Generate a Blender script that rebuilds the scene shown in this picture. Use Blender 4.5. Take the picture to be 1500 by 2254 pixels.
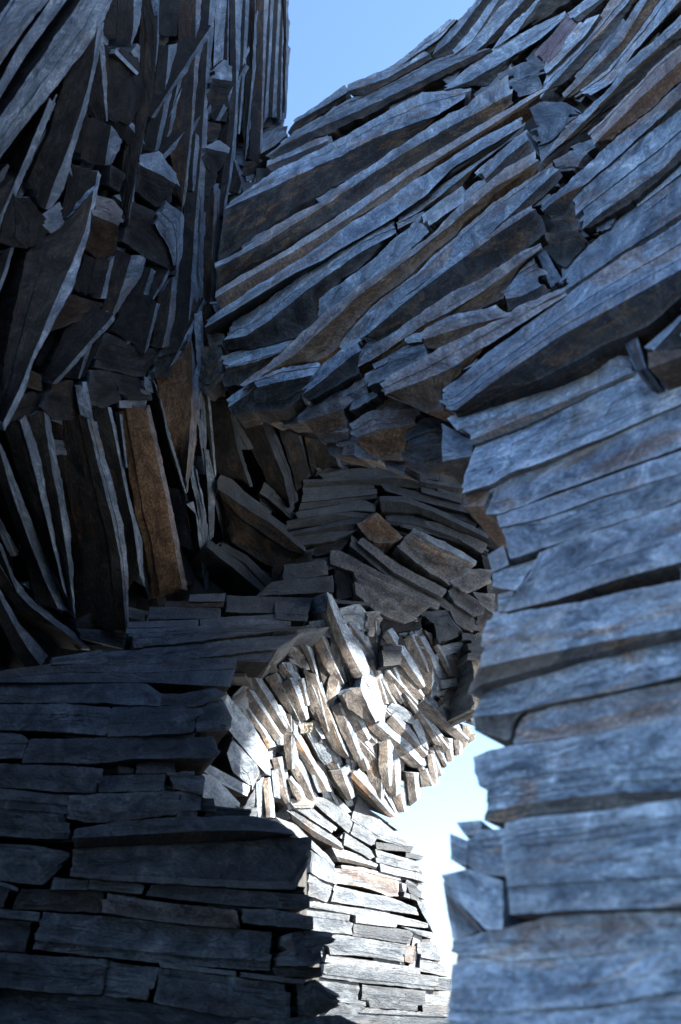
import bpy, math, random
import numpy as np
from mathutils import Vector, noise

for o in list(bpy.data.objects):
    bpy.data.objects.remove(o, do_unlink=True)
scene = bpy.context.scene
COL = scene.collection

# ------------------------------------------------------------------ camera
F = 2800.0                     # focal length in pixels of a 1500 px wide frame
PITCH = math.radians(22.0)
CAM = np.array([0.0, 0.0, 1.5])
cd = bpy.data.cameras.new('camera')
cam = bpy.data.objects.new('camera', cd)
COL.objects.link(cam)
cam.location = CAM
cam.rotation_euler = (math.radians(90) + PITCH, 0, 0)
cd.sensor_fit = 'HORIZONTAL'
cd.sensor_width = 24.0
cd.lens = 24.0 * F / 1500.0
cd.clip_start = 0.05
cd.clip_end = 5000
cd.dof.use_dof = True
cd.dof.focus_distance = 5.2
cd.dof.aperture_fstop = 4.0
scene.camera = cam
FWD = np.array([0, math.cos(PITCH), math.sin(PITCH)])
RIGHT = np.array([1.0, 0, 0])
UP = np.array([0, -math.sin(PITCH), math.cos(PITCH)])

# ------------------------------------------------------------------ sky, sun, exposure
SUN_AZ = math.radians(80)      # clockwise from the view direction (+Y): the sun stands to the right, beyond the walls
SUN_EL = math.radians(29)
w = bpy.data.worlds.new('World')
scene.world = w
w.use_nodes = True
nt = w.node_tree
nt.nodes.clear()
sky = nt.nodes.new('ShaderNodeTexSky')
sky.sky_type = 'NISHITA'
sky.sun_disc = False
sky.sun_elevation = SUN_EL
sky.sun_rotation = SUN_AZ
sky.air_density = 1.0
sky.dust_density = 0.9
sky.ozone_density = 5.0
bg = nt.nodes.new('ShaderNodeBackground')
bg.inputs['Strength'].default_value = 0.10
wo = nt.nodes.new('ShaderNodeOutputWorld')
nt.links.new(sky.outputs[0], bg.inputs[0])
nt.links.new(bg.outputs[0], wo.inputs[0])

sd = bpy.data.lights.new('sun', 'SUN')
sd.energy = 4.5
sd.angle = math.radians(0.5)
sd.color = (1.0, 0.94, 0.86)
sun = bpy.data.objects.new('sun', sd)
COL.objects.link(sun)
sdir = Vector((math.sin(SUN_AZ) * math.cos(SUN_EL), math.cos(SUN_AZ) * math.cos(SUN_EL), math.sin(SUN_EL)))
sun.rotation_euler = sdir.to_track_quat('Z', 'Y').to_euler()
sun.location = (8, 6, 9)

vs = scene.view_settings
vs.view_transform = 'Standard'
vs.look = 'None'
vs.gamma = 1.0
vs.use_curve_mapping = False
vs.exposure = 2.15

# ------------------------------------------------------------------ materials
def stone_material(name, bedding):
    m = bpy.data.materials.new(name)
    m.use_nodes = True
    t = m.node_tree
    t.nodes.clear()
    N, L = t.nodes.new, t.links.new
    out = N('ShaderNodeOutputMaterial'); p = N('ShaderNodeBsdfPrincipled')
    L(p.outputs[0], out.inputs[0])
    uv = N('ShaderNodeUVMap'); uv.uv_map = 'UVMap'
    oi = N('ShaderNodeObjectInfo')
    sep = N('ShaderNodeSeparateColor'); L(oi.outputs['Color'], sep.inputs[0])
    def mapped(sx, sy):
        mp = N('ShaderNodeMapping'); mp.inputs['Scale'].default_value = (sx, sy, 1)
        L(uv.outputs[0], mp.inputs[0]); return mp
    def noi(mp, scale, det, rough=0.55, dist=0.0):
        n = N('ShaderNodeTexNoise'); n.noise_dimensions = '2D'
        n.inputs['Scale'].default_value = scale; n.inputs['Detail'].default_value = det
        n.inputs['Roughness'].default_value = rough; n.inputs['Distortion'].default_value = dist
        L(mp.outputs[0], n.inputs['Vector']); return n
    def ramp(src, stops):
        r = N('ShaderNodeValToRGB')
        e = r.color_ramp.elements
        while len(e) < len(stops): e.new(0.5)
        for i, (pos, c) in enumerate(stops):
            e[i].position = pos; e[i].color = (*c, 1)
        L(src, r.inputs[0]); return r
    def math_(op, a, b):
        n = N('ShaderNodeMath'); n.operation = op
        for i, x in enumerate((a, b)):
            if isinstance(x, (int, float)): n.inputs[i].default_value = x
            else: L(x, n.inputs[i])
        return n.outputs[0]
    def mix(fac, a, b, blend='MIX'):
        n = N('ShaderNodeMix'); n.data_type = 'RGBA'; n.blend_type = blend
        for sock, x in ((n.inputs[0], fac), (n.inputs[6], a), (n.inputs[7], b)):
            if isinstance(x, (int, float)): sock.default_value = x
            elif isinstance(x, tuple): sock.default_value = (*x, 1)
            else: L(x, sock)
        return n.outputs[2]
    strata = noi(mapped(14.0, 46 if not bedding else 24), 1.0, 7, 0.72, 1.0)
    fine = noi(mapped(95, 150 if not bedding else 120), 1.0, 4, 0.7, 0.3)
    blot = noi(mapped(13, 19), 1.0, 7, 0.68, 0.6)
    wide = noi(mapped(2.2, 3.5), 1.0, 3, 0.5, 0.3)
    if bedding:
        base = ramp(blot.outputs[0], [(0.28, (0.018, 0.0165, 0.0155)), (0.5, (0.042, 0.038, 0.034)), (0.74, (0.085, 0.077, 0.067))])  # stained bedding, darkened further to put underside shade into the colour
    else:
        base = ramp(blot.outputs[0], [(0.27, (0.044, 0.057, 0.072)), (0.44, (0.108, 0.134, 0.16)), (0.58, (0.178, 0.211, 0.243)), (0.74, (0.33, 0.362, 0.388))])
    c = mix(0.22, base.outputs[0], ramp(strata.outputs[0], [(0.3, (0.28, 0.28, 0.29)), (0.5, (0.5, 0.5, 0.5)), (0.7, (0.7, 0.7, 0.7))]).outputs[0], 'OVERLAY')
    c = mix(0.75, c, ramp(fine.outputs[0], [(0.3, (0.25, 0.25, 0.26)), (0.72, (0.8, 0.8, 0.8))]).outputs[0], 'OVERLAY')
    c = mix(0.6, c, ramp(wide.outputs[0], [(0.3, (0.3, 0.3, 0.32)), (0.7, (0.7, 0.7, 0.69))]).outputs[0], 'OVERLAY')
    # flaked cleavage scars: flat patches, each a little higher or lower and of its own tone
    def flakes(sx, sy):
        mp = mapped(sx, sy)
        dn = noi(mp, 1.3, 2, 0.65)
        sc = N('ShaderNodeVectorMath'); sc.operation = 'SCALE'; sc.inputs['Scale'].default_value = 1.1; L(dn.outputs['Color'], sc.inputs[0])
        ad = N('ShaderNodeVectorMath'); ad.operation = 'ADD'; L(mp.outputs[0], ad.inputs[0]); L(sc.outputs[0], ad.inputs[1])
        vo = N('ShaderNodeTexVoronoi'); vo.feature = 'F1'; vo.voronoi_dimensions = '2D'; vo.inputs['Scale'].default_value = 1.0
        L(ad.outputs[0], vo.inputs['Vector'])
        sp = N('ShaderNodeSeparateColor'); L(vo.outputs['Color'], sp.inputs[0]); return sp.outputs[0]
    fl1 = flakes(7, 22 if not bedding else 9); fl2 = flakes(24, 60 if not bedding else 28)
    flk = math_('ADD', math_('MULTIPLY', fl1, 0.6), math_('MULTIPLY', fl2, 0.4))
    c = mix(0.5, c, ramp(flk, [(0.2, (0.3, 0.3, 0.31)), (0.8, (0.68, 0.68, 0.67))]).outputs[0], 'OVERLAY')
    # hairline cleavage cracks along the bed
    cr = noi(mapped(3.0, 38), 1.0, 3, 0.6, 0.9)
    cm = ramp(cr.outputs[0], [(0.478, (0, 0, 0)), (0.5, (1, 1, 1)), (0.522, (0, 0, 0))])
    crk = math_('MULTIPLY', cm.outputs[0], math_('GREATER_THAN', wide.outputs[0], 0.5))
    c = mix(math_('MULTIPLY', crk, 0.4), c, (0.03, 0.03, 0.032))
    # iron stain: patches that follow the bed, with a broken edge
    rn = noi(mapped(3.5, 16), 1.0, 7, 0.7, 1.1)
    rmask = math_('SUBTRACT', math_('ADD', rn.outputs[0], math_('MULTIPLY', sep.outputs[1], 0.4)), 0.65)
    rmask = math_('MULTIPLY', rmask, 9.0)
    cl = N('ShaderNodeClamp'); L(rmask, cl.inputs[0])
    rc = ramp(math_('ADD', math_('MULTIPLY', fine.outputs[0], 0.5), math_('MULTIPLY', blot.outputs[0], 0.5)), [(0.33, (0.045, 0.026, 0.014)), (0.5, (0.135, 0.068, 0.028)), (0.64, (0.29, 0.165, 0.075))])
    c = mix(math_('MULTIPLY', cl.outputs[0], 0.62 if bedding else 0.55), c, rc.outputs[0])
    # pale lichen, mineral flecks and scratches
    fl = noi(mapped(70, 95), 1.0, 3, 0.6, 0.1)
    fm = ramp(fl.outputs[0], [(0.69, (0, 0, 0)), (0.77, (1, 1, 1))])
    c = mix(math_('MULTIPLY', fm.outputs[0], 0.4 if not bedding else 0.18), c, (0.5, 0.51, 0.52))
    li = noi(mapped(9, 12), 1.0, 4, 0.7, 0.3)
    lm = ramp(li.outputs[0], [(0.66, (0, 0, 0)), (0.72, (1, 1, 1))])
    c = mix(math_('MULTIPLY', lm.outputs[0], 0.4 if not bedding else 0.1), c, (0.36, 0.38, 0.385))
    tn = noi(mapped(3.0, 6), 1.0, 4, 0.6, 0.7)
    tm = ramp(tn.outputs[0], [(0.58, (0, 0, 0)), (0.68, (1, 1, 1))])
    c = mix(math_('MULTIPLY', tm.outputs[0], 0.32), c, (0.20, 0.165, 0.12) if not bedding else (0.085, 0.06, 0.038))
    ge = N('ShaderNodeNewGeometry')
    pt = ramp(ge.outputs['Pointiness'], [(0.515, (0, 0, 0)), (0.60, (1, 1, 1))])
    c = mix(math_('MULTIPLY', math_('MULTIPLY', pt.outputs[0], fine.outputs[0]), 0.75 if not bedding else 0.3), c, (0.42, 0.44, 0.455))
    # value of this stone; light and shade are partly put into it
    vv = N('ShaderNodeMix'); vv.data_type = 'RGBA'; vv.blend_type = 'MULTIPLY'; vv.inputs[0].default_value = 1
    cmb = N('ShaderNodeCombineColor')
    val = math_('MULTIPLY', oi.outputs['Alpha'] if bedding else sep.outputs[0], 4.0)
    for i in range(3): L(val, cmb.inputs[i])
    L(c, vv.inputs[6]); L(cmb.outputs[0], vv.inputs[7])
    # red-purple slate where the stone has it (blue channel)
    c2 = mix(math_('MULTIPLY', sep.outputs[2], 0.8), vv.outputs[2], (0.21, 0.085, 0.075))
    L(c2, p.inputs['Base Color'])
    rr = ramp(fine.outputs[0], [(0.3, (0.8 if bedding else 0.5,) * 3), (0.7, (0.95 if bedding else 0.75,) * 3)])
    L(rr.outputs[0], p.inputs['Roughness'])
    p.inputs['Specular IOR Level'].default_value = 0.1 if bedding else 0.3
    b1 = N('ShaderNodeBump'); b1.inputs['Strength'].default_value = 0.9 if not bedding else 0.75
    b1.inputs['Distance'].default_value = 0.017 if not bedding else 0.010
    hsum = math_('ADD', math_('MULTIPLY', strata.outputs[0], 0.3), math_('MULTIPLY', fine.outputs[0], 0.5))
    hsum = math_('ADD', hsum, math_('MULTIPLY', flk, 0.9))
    hsum = math_('SUBTRACT', hsum, math_('MULTIPLY', crk, 0.5))
    hsum = math_('ADD', hsum, math_('MULTIPLY', blot.outputs[0], 0.7))
    L(hsum, b1.inputs['Height'])
    L(b1.outputs[0], p.inputs['Normal'])
    return m
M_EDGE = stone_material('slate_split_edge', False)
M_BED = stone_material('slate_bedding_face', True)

def simple(name, col, rough=0.9, scale=6.0, var=0.4):
    m = bpy.data.materials.new(name); m.use_nodes = True
    t = m.node_tree; p = t.nodes['Principled BSDF']
    n = t.nodes.new('ShaderNodeTexNoise'); n.inputs['Scale'].default_value = scale; n.inputs['Detail'].default_value = 6
    tc = t.nodes.new('ShaderNodeTexCoord'); t.links.new(tc.outputs['Object'], n.inputs['Vector'])
    r = t.nodes.new('ShaderNodeValToRGB')
    r.color_ramp.elements[0].position = 0.3; r.color_ramp.elements[1].position = 0.7
    r.color_ramp.elements[0].color = (*[c * (1 - var) for c in col], 1)
    r.color_ramp.elements[1].color = (*[min(1, c * (1 + var)) for c in col], 1)
    t.links.new(n.outputs[0], r.inputs[0]); t.links.new(r.outputs[0], p.inputs['Base Color'])
    p.inputs['Roughness'].default_value = rough
    return m
M_GROUND = simple('dry_gravel_ground', (0.43, 0.42, 0.40), 0.95, 3.0, 0.25)
M_GRASS = simple('dry_grass', (0.45, 0.40, 0.28), 0.8, 30.0, 0.3)
M_CORE = simple('packed_rubble', (0.06, 0.057, 0.053), 0.95, 9.0, 0.5)

# ------------------------------------------------------------------ survey: the walls as curved surfaces in the place
COSP, SINP = math.cos(PITCH), math.sin(PITCH)
def to_depth(d, y):            # distance along the ground -> depth on the viewing axis for a sight line at height y
    t = (1127.0 - y) / F
    return d / (COSP - t * SINP)
def ray(px, py):
    return FWD + (px - 750.0) / F * RIGHT + (1127.0 - py) / F * UP
class Surface:                 # smooth (thin-plate) surface through surveyed points
    def __init__(self, pts, inward=None, thick=0.35):
        P = np.array([(x, y) for x, y, d in pts], float) / 1000.0
        z = np.array([to_depth(d, y) for x, y, d in pts])
        n = len(P)
        r = np.linalg.norm(P[:, None] - P[None], axis=2)
        K = self.phi(r) + np.eye(n) * 0.002
        A = np.zeros((n + 3, n + 3))
        A[:n, :n] = K; A[:n, n] = 1; A[:n, n + 1:] = P; A[n, :n] = 1; A[n + 1:, :n] = P.T
        self.P = P
        self.c = np.linalg.solve(A, np.concatenate([z, [0, 0, 0]]))
        self.inward, self.thick = inward, thick
    @staticmethod
    def phi(r):
        return np.where(r > 1e-9, r * r * np.log(np.maximum(r, 1e-9)), 0.0)
    def depth(self, x, y):
        x = np.atleast_1d(np.asarray(x, float)) / 1000.0; y = np.atleast_1d(np.asarray(y, float)) / 1000.0
        q = np.stack([x, y], -1)
        r = np.linalg.norm(q[:, None] - self.P[None], axis=2)
        n = len(self.P)
        return self.phi(r) @ self.c[:n] + self.c[n] + q @ self.c[n + 1:]
    def world(self, x, y, off=0.0):
        x = np.atleast_1d(np.asarray(x, float)); y = np.atleast_1d(np.asarray(y, float))
        D = self.depth(x, y) + off
        R = FWD[None] + ((x - 750.0) / F)[:, None] * RIGHT[None] + ((1127.0 - y) / F)[:, None] * UP[None]
        return CAM[None] + D[:, None] * R
    def inward_at(self, x, y):
        p = self.world([x, x + 20, x], [y, y, y + 20])
        n = np.cross(p[1] - p[0], p[2] - p[0]); n /= np.linalg.norm(n)
        rr = ray(x, y); rr = rr / np.linalg.norm(rr)
        if n @ rr < 0: n = -n
        v = n * 0.6 + rr * 0.4
        return v / np.linalg.norm(v)

def polyline(s):
    return np.array([[float(a) for a in q.split(',')] for q in s.split()])
def extend(p):                 # stones that run out of the frame go on beyond it
    p = p.copy()
    for i, j in ((0, 1), (-1, -2)):
        x, y = p[i]
        if x >= 1495 or x <= 3 or y <= 3 or y >= 2252:
            d = p[i] - p[j]; L = np.linalg.norm(d)
            if L > 1: p[i] = p[i] + d / L * 70
    return p
def resample(p, t):
    seg = np.linalg.norm(np.diff(p, axis=0), axis=1)
    s = np.concatenate([[0], np.cumsum(seg)]); s /= s[-1]
    return np.stack([np.interp(t, s, p[:, 0]), np.interp(t, s, p[:, 1])], -1)

SEED = [1]
LAID = {}
def nz(x, y, z=0.0): return noise.noise((x, y, z))

def add_mesh(name, verts, faces, mats, fmat, uvs, sharp, parent, color, smooth=True):
    me = bpy.data.meshes.new(name)
    me.from_pydata([tuple(v) for v in verts], [], faces)
    for m in mats: me.materials.append(m)
    me.polygons.foreach_set('material_index', fmat)
    me.polygons.foreach_set('use_smooth', [smooth] * len(faces))
    ul = me.uv_layers.new(name='UVMap')
    li = np.empty(len(me.loops), dtype=np.int32); me.loops.foreach_get('vertex_index', li)
    ul.data.foreach_set('uv', np.asarray(uvs, dtype=np.float32)[li].ravel())
    me.update()
    if smooth: me.set_sharp_from_angle(angle=math.radians(24))
    o = bpy.data.objects.new(name, me)
    COL.objects.link(o)
    o.color = color
    if parent is not None:
        o.parent = parent
        o.matrix_parent_inverse = parent.matrix_world.inverted() if False else parent.matrix_basis.inverted()
    return o

def slab(surf, kinds, rows, parent, rust=0.1, value=1.0, off=0.0, red=0.0, rough=1.0, fold=0.8, fold2=None, shift=0.0, lam=1.0, bed=None, thick=None, name='slate', label=None):
    SEED[0] += 1
    sd_ = SEED[0] * 7.31
    rnd = random.Random(SEED[0])
    kinds = (kinds * 3)[:len(rows) - 1] if len(kinds) < len(rows) - 1 else kinds
    rows = [extend(r) for r in rows]
    if len(rows) == 3 and shift and kinds == 'be':
        tt = np.linspace(0, 1, 7)
        a_, b_, c_ = (resample(r, tt) for r in rows)
        rows[1] = b_ * (1 - abs(shift)) + (a_ if shift > 0 else c_) * abs(shift)
    ln = np.mean([np.sum(np.linalg.norm(np.diff(r, axis=0), axis=1)) for r in rows])
    M = int(min(64, max(6, round(ln / 8.0)))) + 1
    t = np.linspace(0, 1, M)
    # keep surveyed corners: shift stations a little at random
    lines = [resample(r, t) for r in rows]
    cen = np.mean(np.concatenate(lines), axis=0)
    Dc = float(surf.depth(cen[0], cen[1])[0])
    mpp = Dc / F
    if name == 'slate': LAID.setdefault(id(surf), []).append((cen, (lines[0][-1] + lines[-1][-1] - lines[0][0] - lines[-1][0]) * 0.5))
    widths = [float(np.mean(np.linalg.norm(lines[i + 1] - lines[i], axis=1))) for i in range(len(rows) - 1)]
    # relief of the rows: the arris between two faces stands proud
    if len(rows) == 3:
        offs = [min(0.17, fold * widths[0] * mpp), 0.0, min(0.17, (fold2 if fold2 is not None else fold * 1.15) * widths[1] * mpp)]
        mid = 0.45 * max(offs); offs = [a - mid for a in offs]
    else:
        tl = rnd.uniform(-0.06, 0.14) * widths[0] * mpp
        offs = [tl, -tl]
    base, goff, kindrow, vcoord, lay, edge_v = [], [], [], [], [], []
    ldep, lend = [], []
    vacc = 0.0
    def new_layer(w, e):
        ldep.append(rnd.uniform(-1, 1) * min(0.009 if e else 0.004, 0.11 * w * mpp) * (0.5 + 0.5 * rough))
        c = min(12.0, 0.22 * w) * rough * (1.0 if e else 0.4)
        lend.append((rnd.uniform(-1, 1) * c, rnd.uniform(-1, 1) * c, rnd.uniform(0.1, 0.9), rnd.uniform(-0.8, 0.8) * min(0.006 if e else 0.003, 0.07 * w * mpp)))
    for i in range(len(rows) - 1):
        w_ = widths[i]; e = kinds[i] == 'e'
        K = int(min(8, max(1, round(w_ / 11.0))))
        fr = [(k / K, None) for k in range(K + 1)]
        nL = (1 + int(min(4, w_ / (lam * rnd.uniform(13, 28))))) if e else (1 + int(min(2, w_ / 45.0)))
        cuts = sorted(rnd.uniform(0.12, 0.88) for _ in range(nL - 1))
        eps = 0.5 / max(w_, 4.0)
        out = [f for f, _ in fr]
        if i < len(rows) - 2: out = out[:-1]
        out = [f for f in out if all(abs(f - c) > 3.0 / max(w_, 6) for c in cuts) or f in (0.0, 1.0)]
        seq = [(f, f) for f in out]
        for c in cuts: seq += [(c - eps, c), (c + eps, c)]
        seq.sort()
        first = len(ldep)
        for _ in range(nL): new_layer(w_, e)
        for f, fc in seq:
            base.append(lines[i] * (1 - f) + lines[i + 1] * f)
            goff.append(offs[i] * (1 - f) + offs[i + 1] * f)
            vcoord.append(vacc + f * w_ * mpp); edge_v.append(vacc + fc * w_ * mpp)
            lay.append(first + sum(1 for c in cuts if f > c))
            kindrow.append(kinds[i])
        vacc += w_ * mpp
    G = np.array(base)                                  # R x M x 2
    R = G.shape[0]
    tang = np.gradient(G, axis=1); tang /= np.maximum(np.linalg.norm(tang, axis=2, keepdims=True), 1e-6)
    perp = np.stack([-tang[..., 1], tang[..., 0]], -1)
    if float(np.mean(np.sum((G[-1] - G[0]) * perp[0], axis=1))) < 0: perp = -perp
    L = ln * mpp
    wid = sum(widths) * mpp
    goff = np.repeat(np.array(goff)[:, None], M, 1)
    amp = rough * min(1.0, max(0.35, sum(widths) / 55.0))
    dl = np.zeros((R, M)); dp = np.zeros((R, M)); dd = np.zeros((R, M))
    for i in range(R):
        v = edge_v[i]
        e0 = nz(v * 60, sd_) * 0.5 + nz(v * 170, sd_ + 9) * 0.6
        e1 = nz(v * 60, sd_ + 21) * 0.5 + nz(v * 170, sd_ + 33) * 0.6
        l0, l1, ub, udep = lend[lay[i]]
        isE = kindrow[i] == 'e'
        for j in range(M):
            u = t[j] * L
            w0 = max(0.0, 1 - j / 1.6); w1 = max(0.0, 1 - (M - 1 - j) / 1.6)
            dl[i, j] = (e0 * 9.0 * amp + l0) * w0 + (e1 * 9.0 * amp + l1) * w1
            a = 0.7 * nz(u * 8, v * 30, sd_ + 2) + math.floor(2.2 * nz(u * 17, v * 40, sd_ + 3)) * 0.42 + 0.2 + 0.55 * nz(u * 70, v * 60, sd_ + 13)
            out_ = -1.3 if i == 0 else (1.3 if i == R - 1 else 0.0)
            dp[i, j] = a * (2.9 if i in (0, R - 1) else 1.5) * amp + out_
            f1 = nz(u * 7, v * 26, sd_ + 6); f2 = nz(u * 22, v * 80, sd_ + 8)
            chip = math.floor(f1 * 3.2 + f2 * 1.4) * (0.0036 if isE else 0.0018)
            dd[i, j] = 0.006 * nz(u * 3.0, v * 8, sd_ + 4) + chip + 0.0022 * nz(u * 60, v * 110, sd_ + 15)
            dd[i, j] += ldep[lay[i]] + (udep if t[j] > ub + 0.08 * nz(v * 90, sd_) else 0.0)
    X = G + tang * dl[..., None] + perp * dp[..., None]
    scale_d = min(1.25, max(0.5, sum(widths) / 60.0)) * (0.6 + 0.4 * rough)
    Doff = goff + dd * scale_d + off + rnd.uniform(-0.014, 0.014)
    Doff += (t[None] - 0.5) * rnd.uniform(-0.02, 0.02)
    bev = min(0.0045, 0.06 * wid)
    Doff[0] += bev; Doff[-1] += bev; Doff[:, 0] += bev; Doff[:, -1] += bev
    W = surf.world(X[..., 0].ravel(), X[..., 1].ravel(), Doff.ravel())
    verts = [tuple(p) for p in W]
    uo, vo = rnd.uniform(0, 40), rnd.uniform(0, 40)
    uvs = [(uo + t[j] * L, vo + vcoord[i]) for i in range(R) for j in range(M)]
    faces, fm = [], []
    for i in range(R - 1):
        km = 0 if kindrow[i] == 'e' else 1
        for j in range(M - 1):
            a = i * M + j
            faces.append((a, a + M, a + M + 1, a + 1)); fm.append(km)
    # body of the stone behind its faces
    loop = [(0, j) for j in range(M)] + [(i, M - 1) for i in range(1, R)] + [(R - 1, j) for j in range(M - 2, -1, -1)] + [(i, 0) for i in range(R - 2, 0, -1)]
    ids = [i * M + j for i, j in loop]
    inw = surf.inward_at(cen[0], cen[1])
    th = (thick or surf.thick) * rnd.uniform(0.85, 1.15)
    C = W.mean(axis=0)
    n = len(ids)
    sharp = set()
    prev = ids
    for s, (fr, shr) in enumerate(((0.12, 0.015), (1.0, 0.14))):
        cur = []
        for (i, j), vid in zip(loop, ids):
            p = W[vid]
            q = p + inw * th * fr + (C - p) * shr
            if s == 1: q = q + inw * 0.03 * nz(p[0] * 9, p[2] * 9, sd_)
            cur.append(len(verts)); verts.append(tuple(q))
            du = 0.0; dv = 0.0
            if j == 0: du = -th * fr
            elif j == M - 1: du = th * fr
            if i == 0: dv = -th * fr
            elif i == R - 1: dv = th * fr
            uvs.append((uvs[vid][0] + du, uvs[vid][1] + dv))
        for k in range(n):
            k2 = (k + 1) % n
            faces.append((prev[k], prev[k2], cur[k2], cur[k]))
            longside = (k < M - 1) or (M - 1 + R - 1 <= k < 2 * (M - 1) + R - 1)
            fm.append(1 if longside else 0)
        if s == 0:
            for k in range(n):
                a, b = ids[k], ids[(k + 1) % n]; sharp.add((min(a, b), max(a, b)))
        prev = cur
    faces.append(tuple(prev)); fm.append(1)
    k_ = 0.25 * rnd.uniform(0.8, 1.2)
    val = min(1.0, k_ * value)
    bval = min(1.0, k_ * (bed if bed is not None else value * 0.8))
    o = add_mesh(name, verts, faces, (M_EDGE, M_BED), fm, uvs, sharp, parent, (val, min(1, max(0, rust + rnd.uniform(-0.1, 0.1))), red, bval))
    if label: o['label'] = label
    return o

def wall_thing(name, loc, label, cat='wall', group=None):
    e = bpy.data.objects.new(name, None)
    COL.objects.link(e)
    e.location = loc
    e.empty_display_size = 0.3
    e['label'] = label; e['category'] = cat; e['kind'] = 'thing'
    if group: e['group'] = group
    return e

def build(text, surf, parent, rs=1.0, **kw):
    for line in text.strip().splitlines():
        line = line.strip()
        if not line or line.startswith('#'): continue
        kinds, rest = line.split(' ', 1)
        opts = dict(kw)
        if ';' in rest:
            rest, fl = rest.split(';')
            for f in fl.split():
                k, v = f.split('=')
                if k == 'label': opts['label'] = v.replace('_', ' ')
                elif k == 'v':
                    opts['value'] = kw.get('value', 1.0) * float(v)
                    if opts.get('bed') is not None: opts['bed'] = kw['bed'] * float(v)
                elif k == 'r': opts['rust'] = float(v) * rs
                else: opts[{'r': 'rust', 'v': 'value', 'd': 'off', 'q': 'red', 'g': 'rough', 'f': 'fold', 't': 'thick', 'l': 'lam', 'b': 'bed'}[k]] = float(v)
        rows = [polyline(r) for r in rest.split('/')]
        slab(surf, kinds, rows, parent, **opts)

def inside(poly, x, y):
    n = len(poly); r = False
    for i in range(n):
        x1, y1 = poly[i]; x2, y2 = poly[i - 1]
        if (y1 > y) != (y2 > y) and x < (x2 - x1) * (y - y1) / (y2 - y1) + x1: r = not r
    return r

def core(surf, text, parent, off=0.17, back=0.55, step=30, inw=None, toground=False):
    poly = [tuple(p) for p in polyline(text)]
    xs = [p[0] for p in poly]; ys = [p[1] for p in poly]
    nx = int((max(xs) - min(xs)) / step) + 1; ny = int((max(ys) - min(ys)) / step) + 1
    cells = {(i, j) for i in range(nx) for j in range(ny) if inside(poly, min(xs) + (i + .5) * step, min(ys) + (j + .5) * step)}
    vid, verts, uvs = {}, [], []
    def V(i, j, k):
        if (i, j, k) not in vid:
            x = min(xs) + i * step; y = min(ys) + j * step
            rug = 0.03 * nz(x * .02, y * .02, 3) + 0.02 * nz(x * .06, y * .06, 7)
            p = surf.world(x, y, off + rug)[0]
            if k:
                d = inw if inw is not None else surf.inward_at(x, y)
                p = p + np.asarray(d) * back
            vid[(i, j, k)] = len(verts); verts.append(tuple(p)); uvs.append((x * .002, y * .002))
        return vid[(i, j, k)]
    faces = []
    for i, j in sorted(cells):
        faces.append((V(i, j, 0), V(i, j + 1, 0), V(i + 1, j + 1, 0), V(i + 1, j, 0)))
        faces.append((V(i, j, 1), V(i + 1, j, 1), V(i + 1, j + 1, 1), V(i, j + 1, 1)))
        for (a, b, c_, d_) in (((i - 1, j), (i, j), (i, j + 1), 0), ((i + 1, j), (i + 1, j + 1), (i + 1, j), 0), ((i, j - 1), (i + 1, j), (i, j), 0), ((i, j + 1), (i, j + 1), (i + 1, j + 1), 0)):
            if a not in cells:
                if toground and a[1] > j and min(ys) + j * step > 2150:
                    g = []
                    for (q, k) in ((b, 0), (c_, 0)):
                        for kk in (0, 1):
                            p = verts[V(*q, kk)]
                            key = ('g', q, kk)
                            if key not in vid:
                                vid[key] = len(verts); verts.append((p[0], p[1], -0.05)); uvs.append((p[0], p[1]))
                    faces.append((V(*c_, 0), V(*b, 0), vid[('g', b, 0)], vid[('g', c_, 0)]))
                    faces.append((V(*b, 1), V(*c_, 1), vid[('g', c_, 1)], vid[('g', b, 1)]))
                else:
                    faces.append((V(*b, 0), V(*b, 1), V(*c_, 1), V(*c_, 0)))
    return add_mesh('rubble_core', verts, faces, (M_CORE,), [0] * len(faces), uvs, None, parent, (0.5, 0.3, 0, 1), smooth=False)

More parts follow.
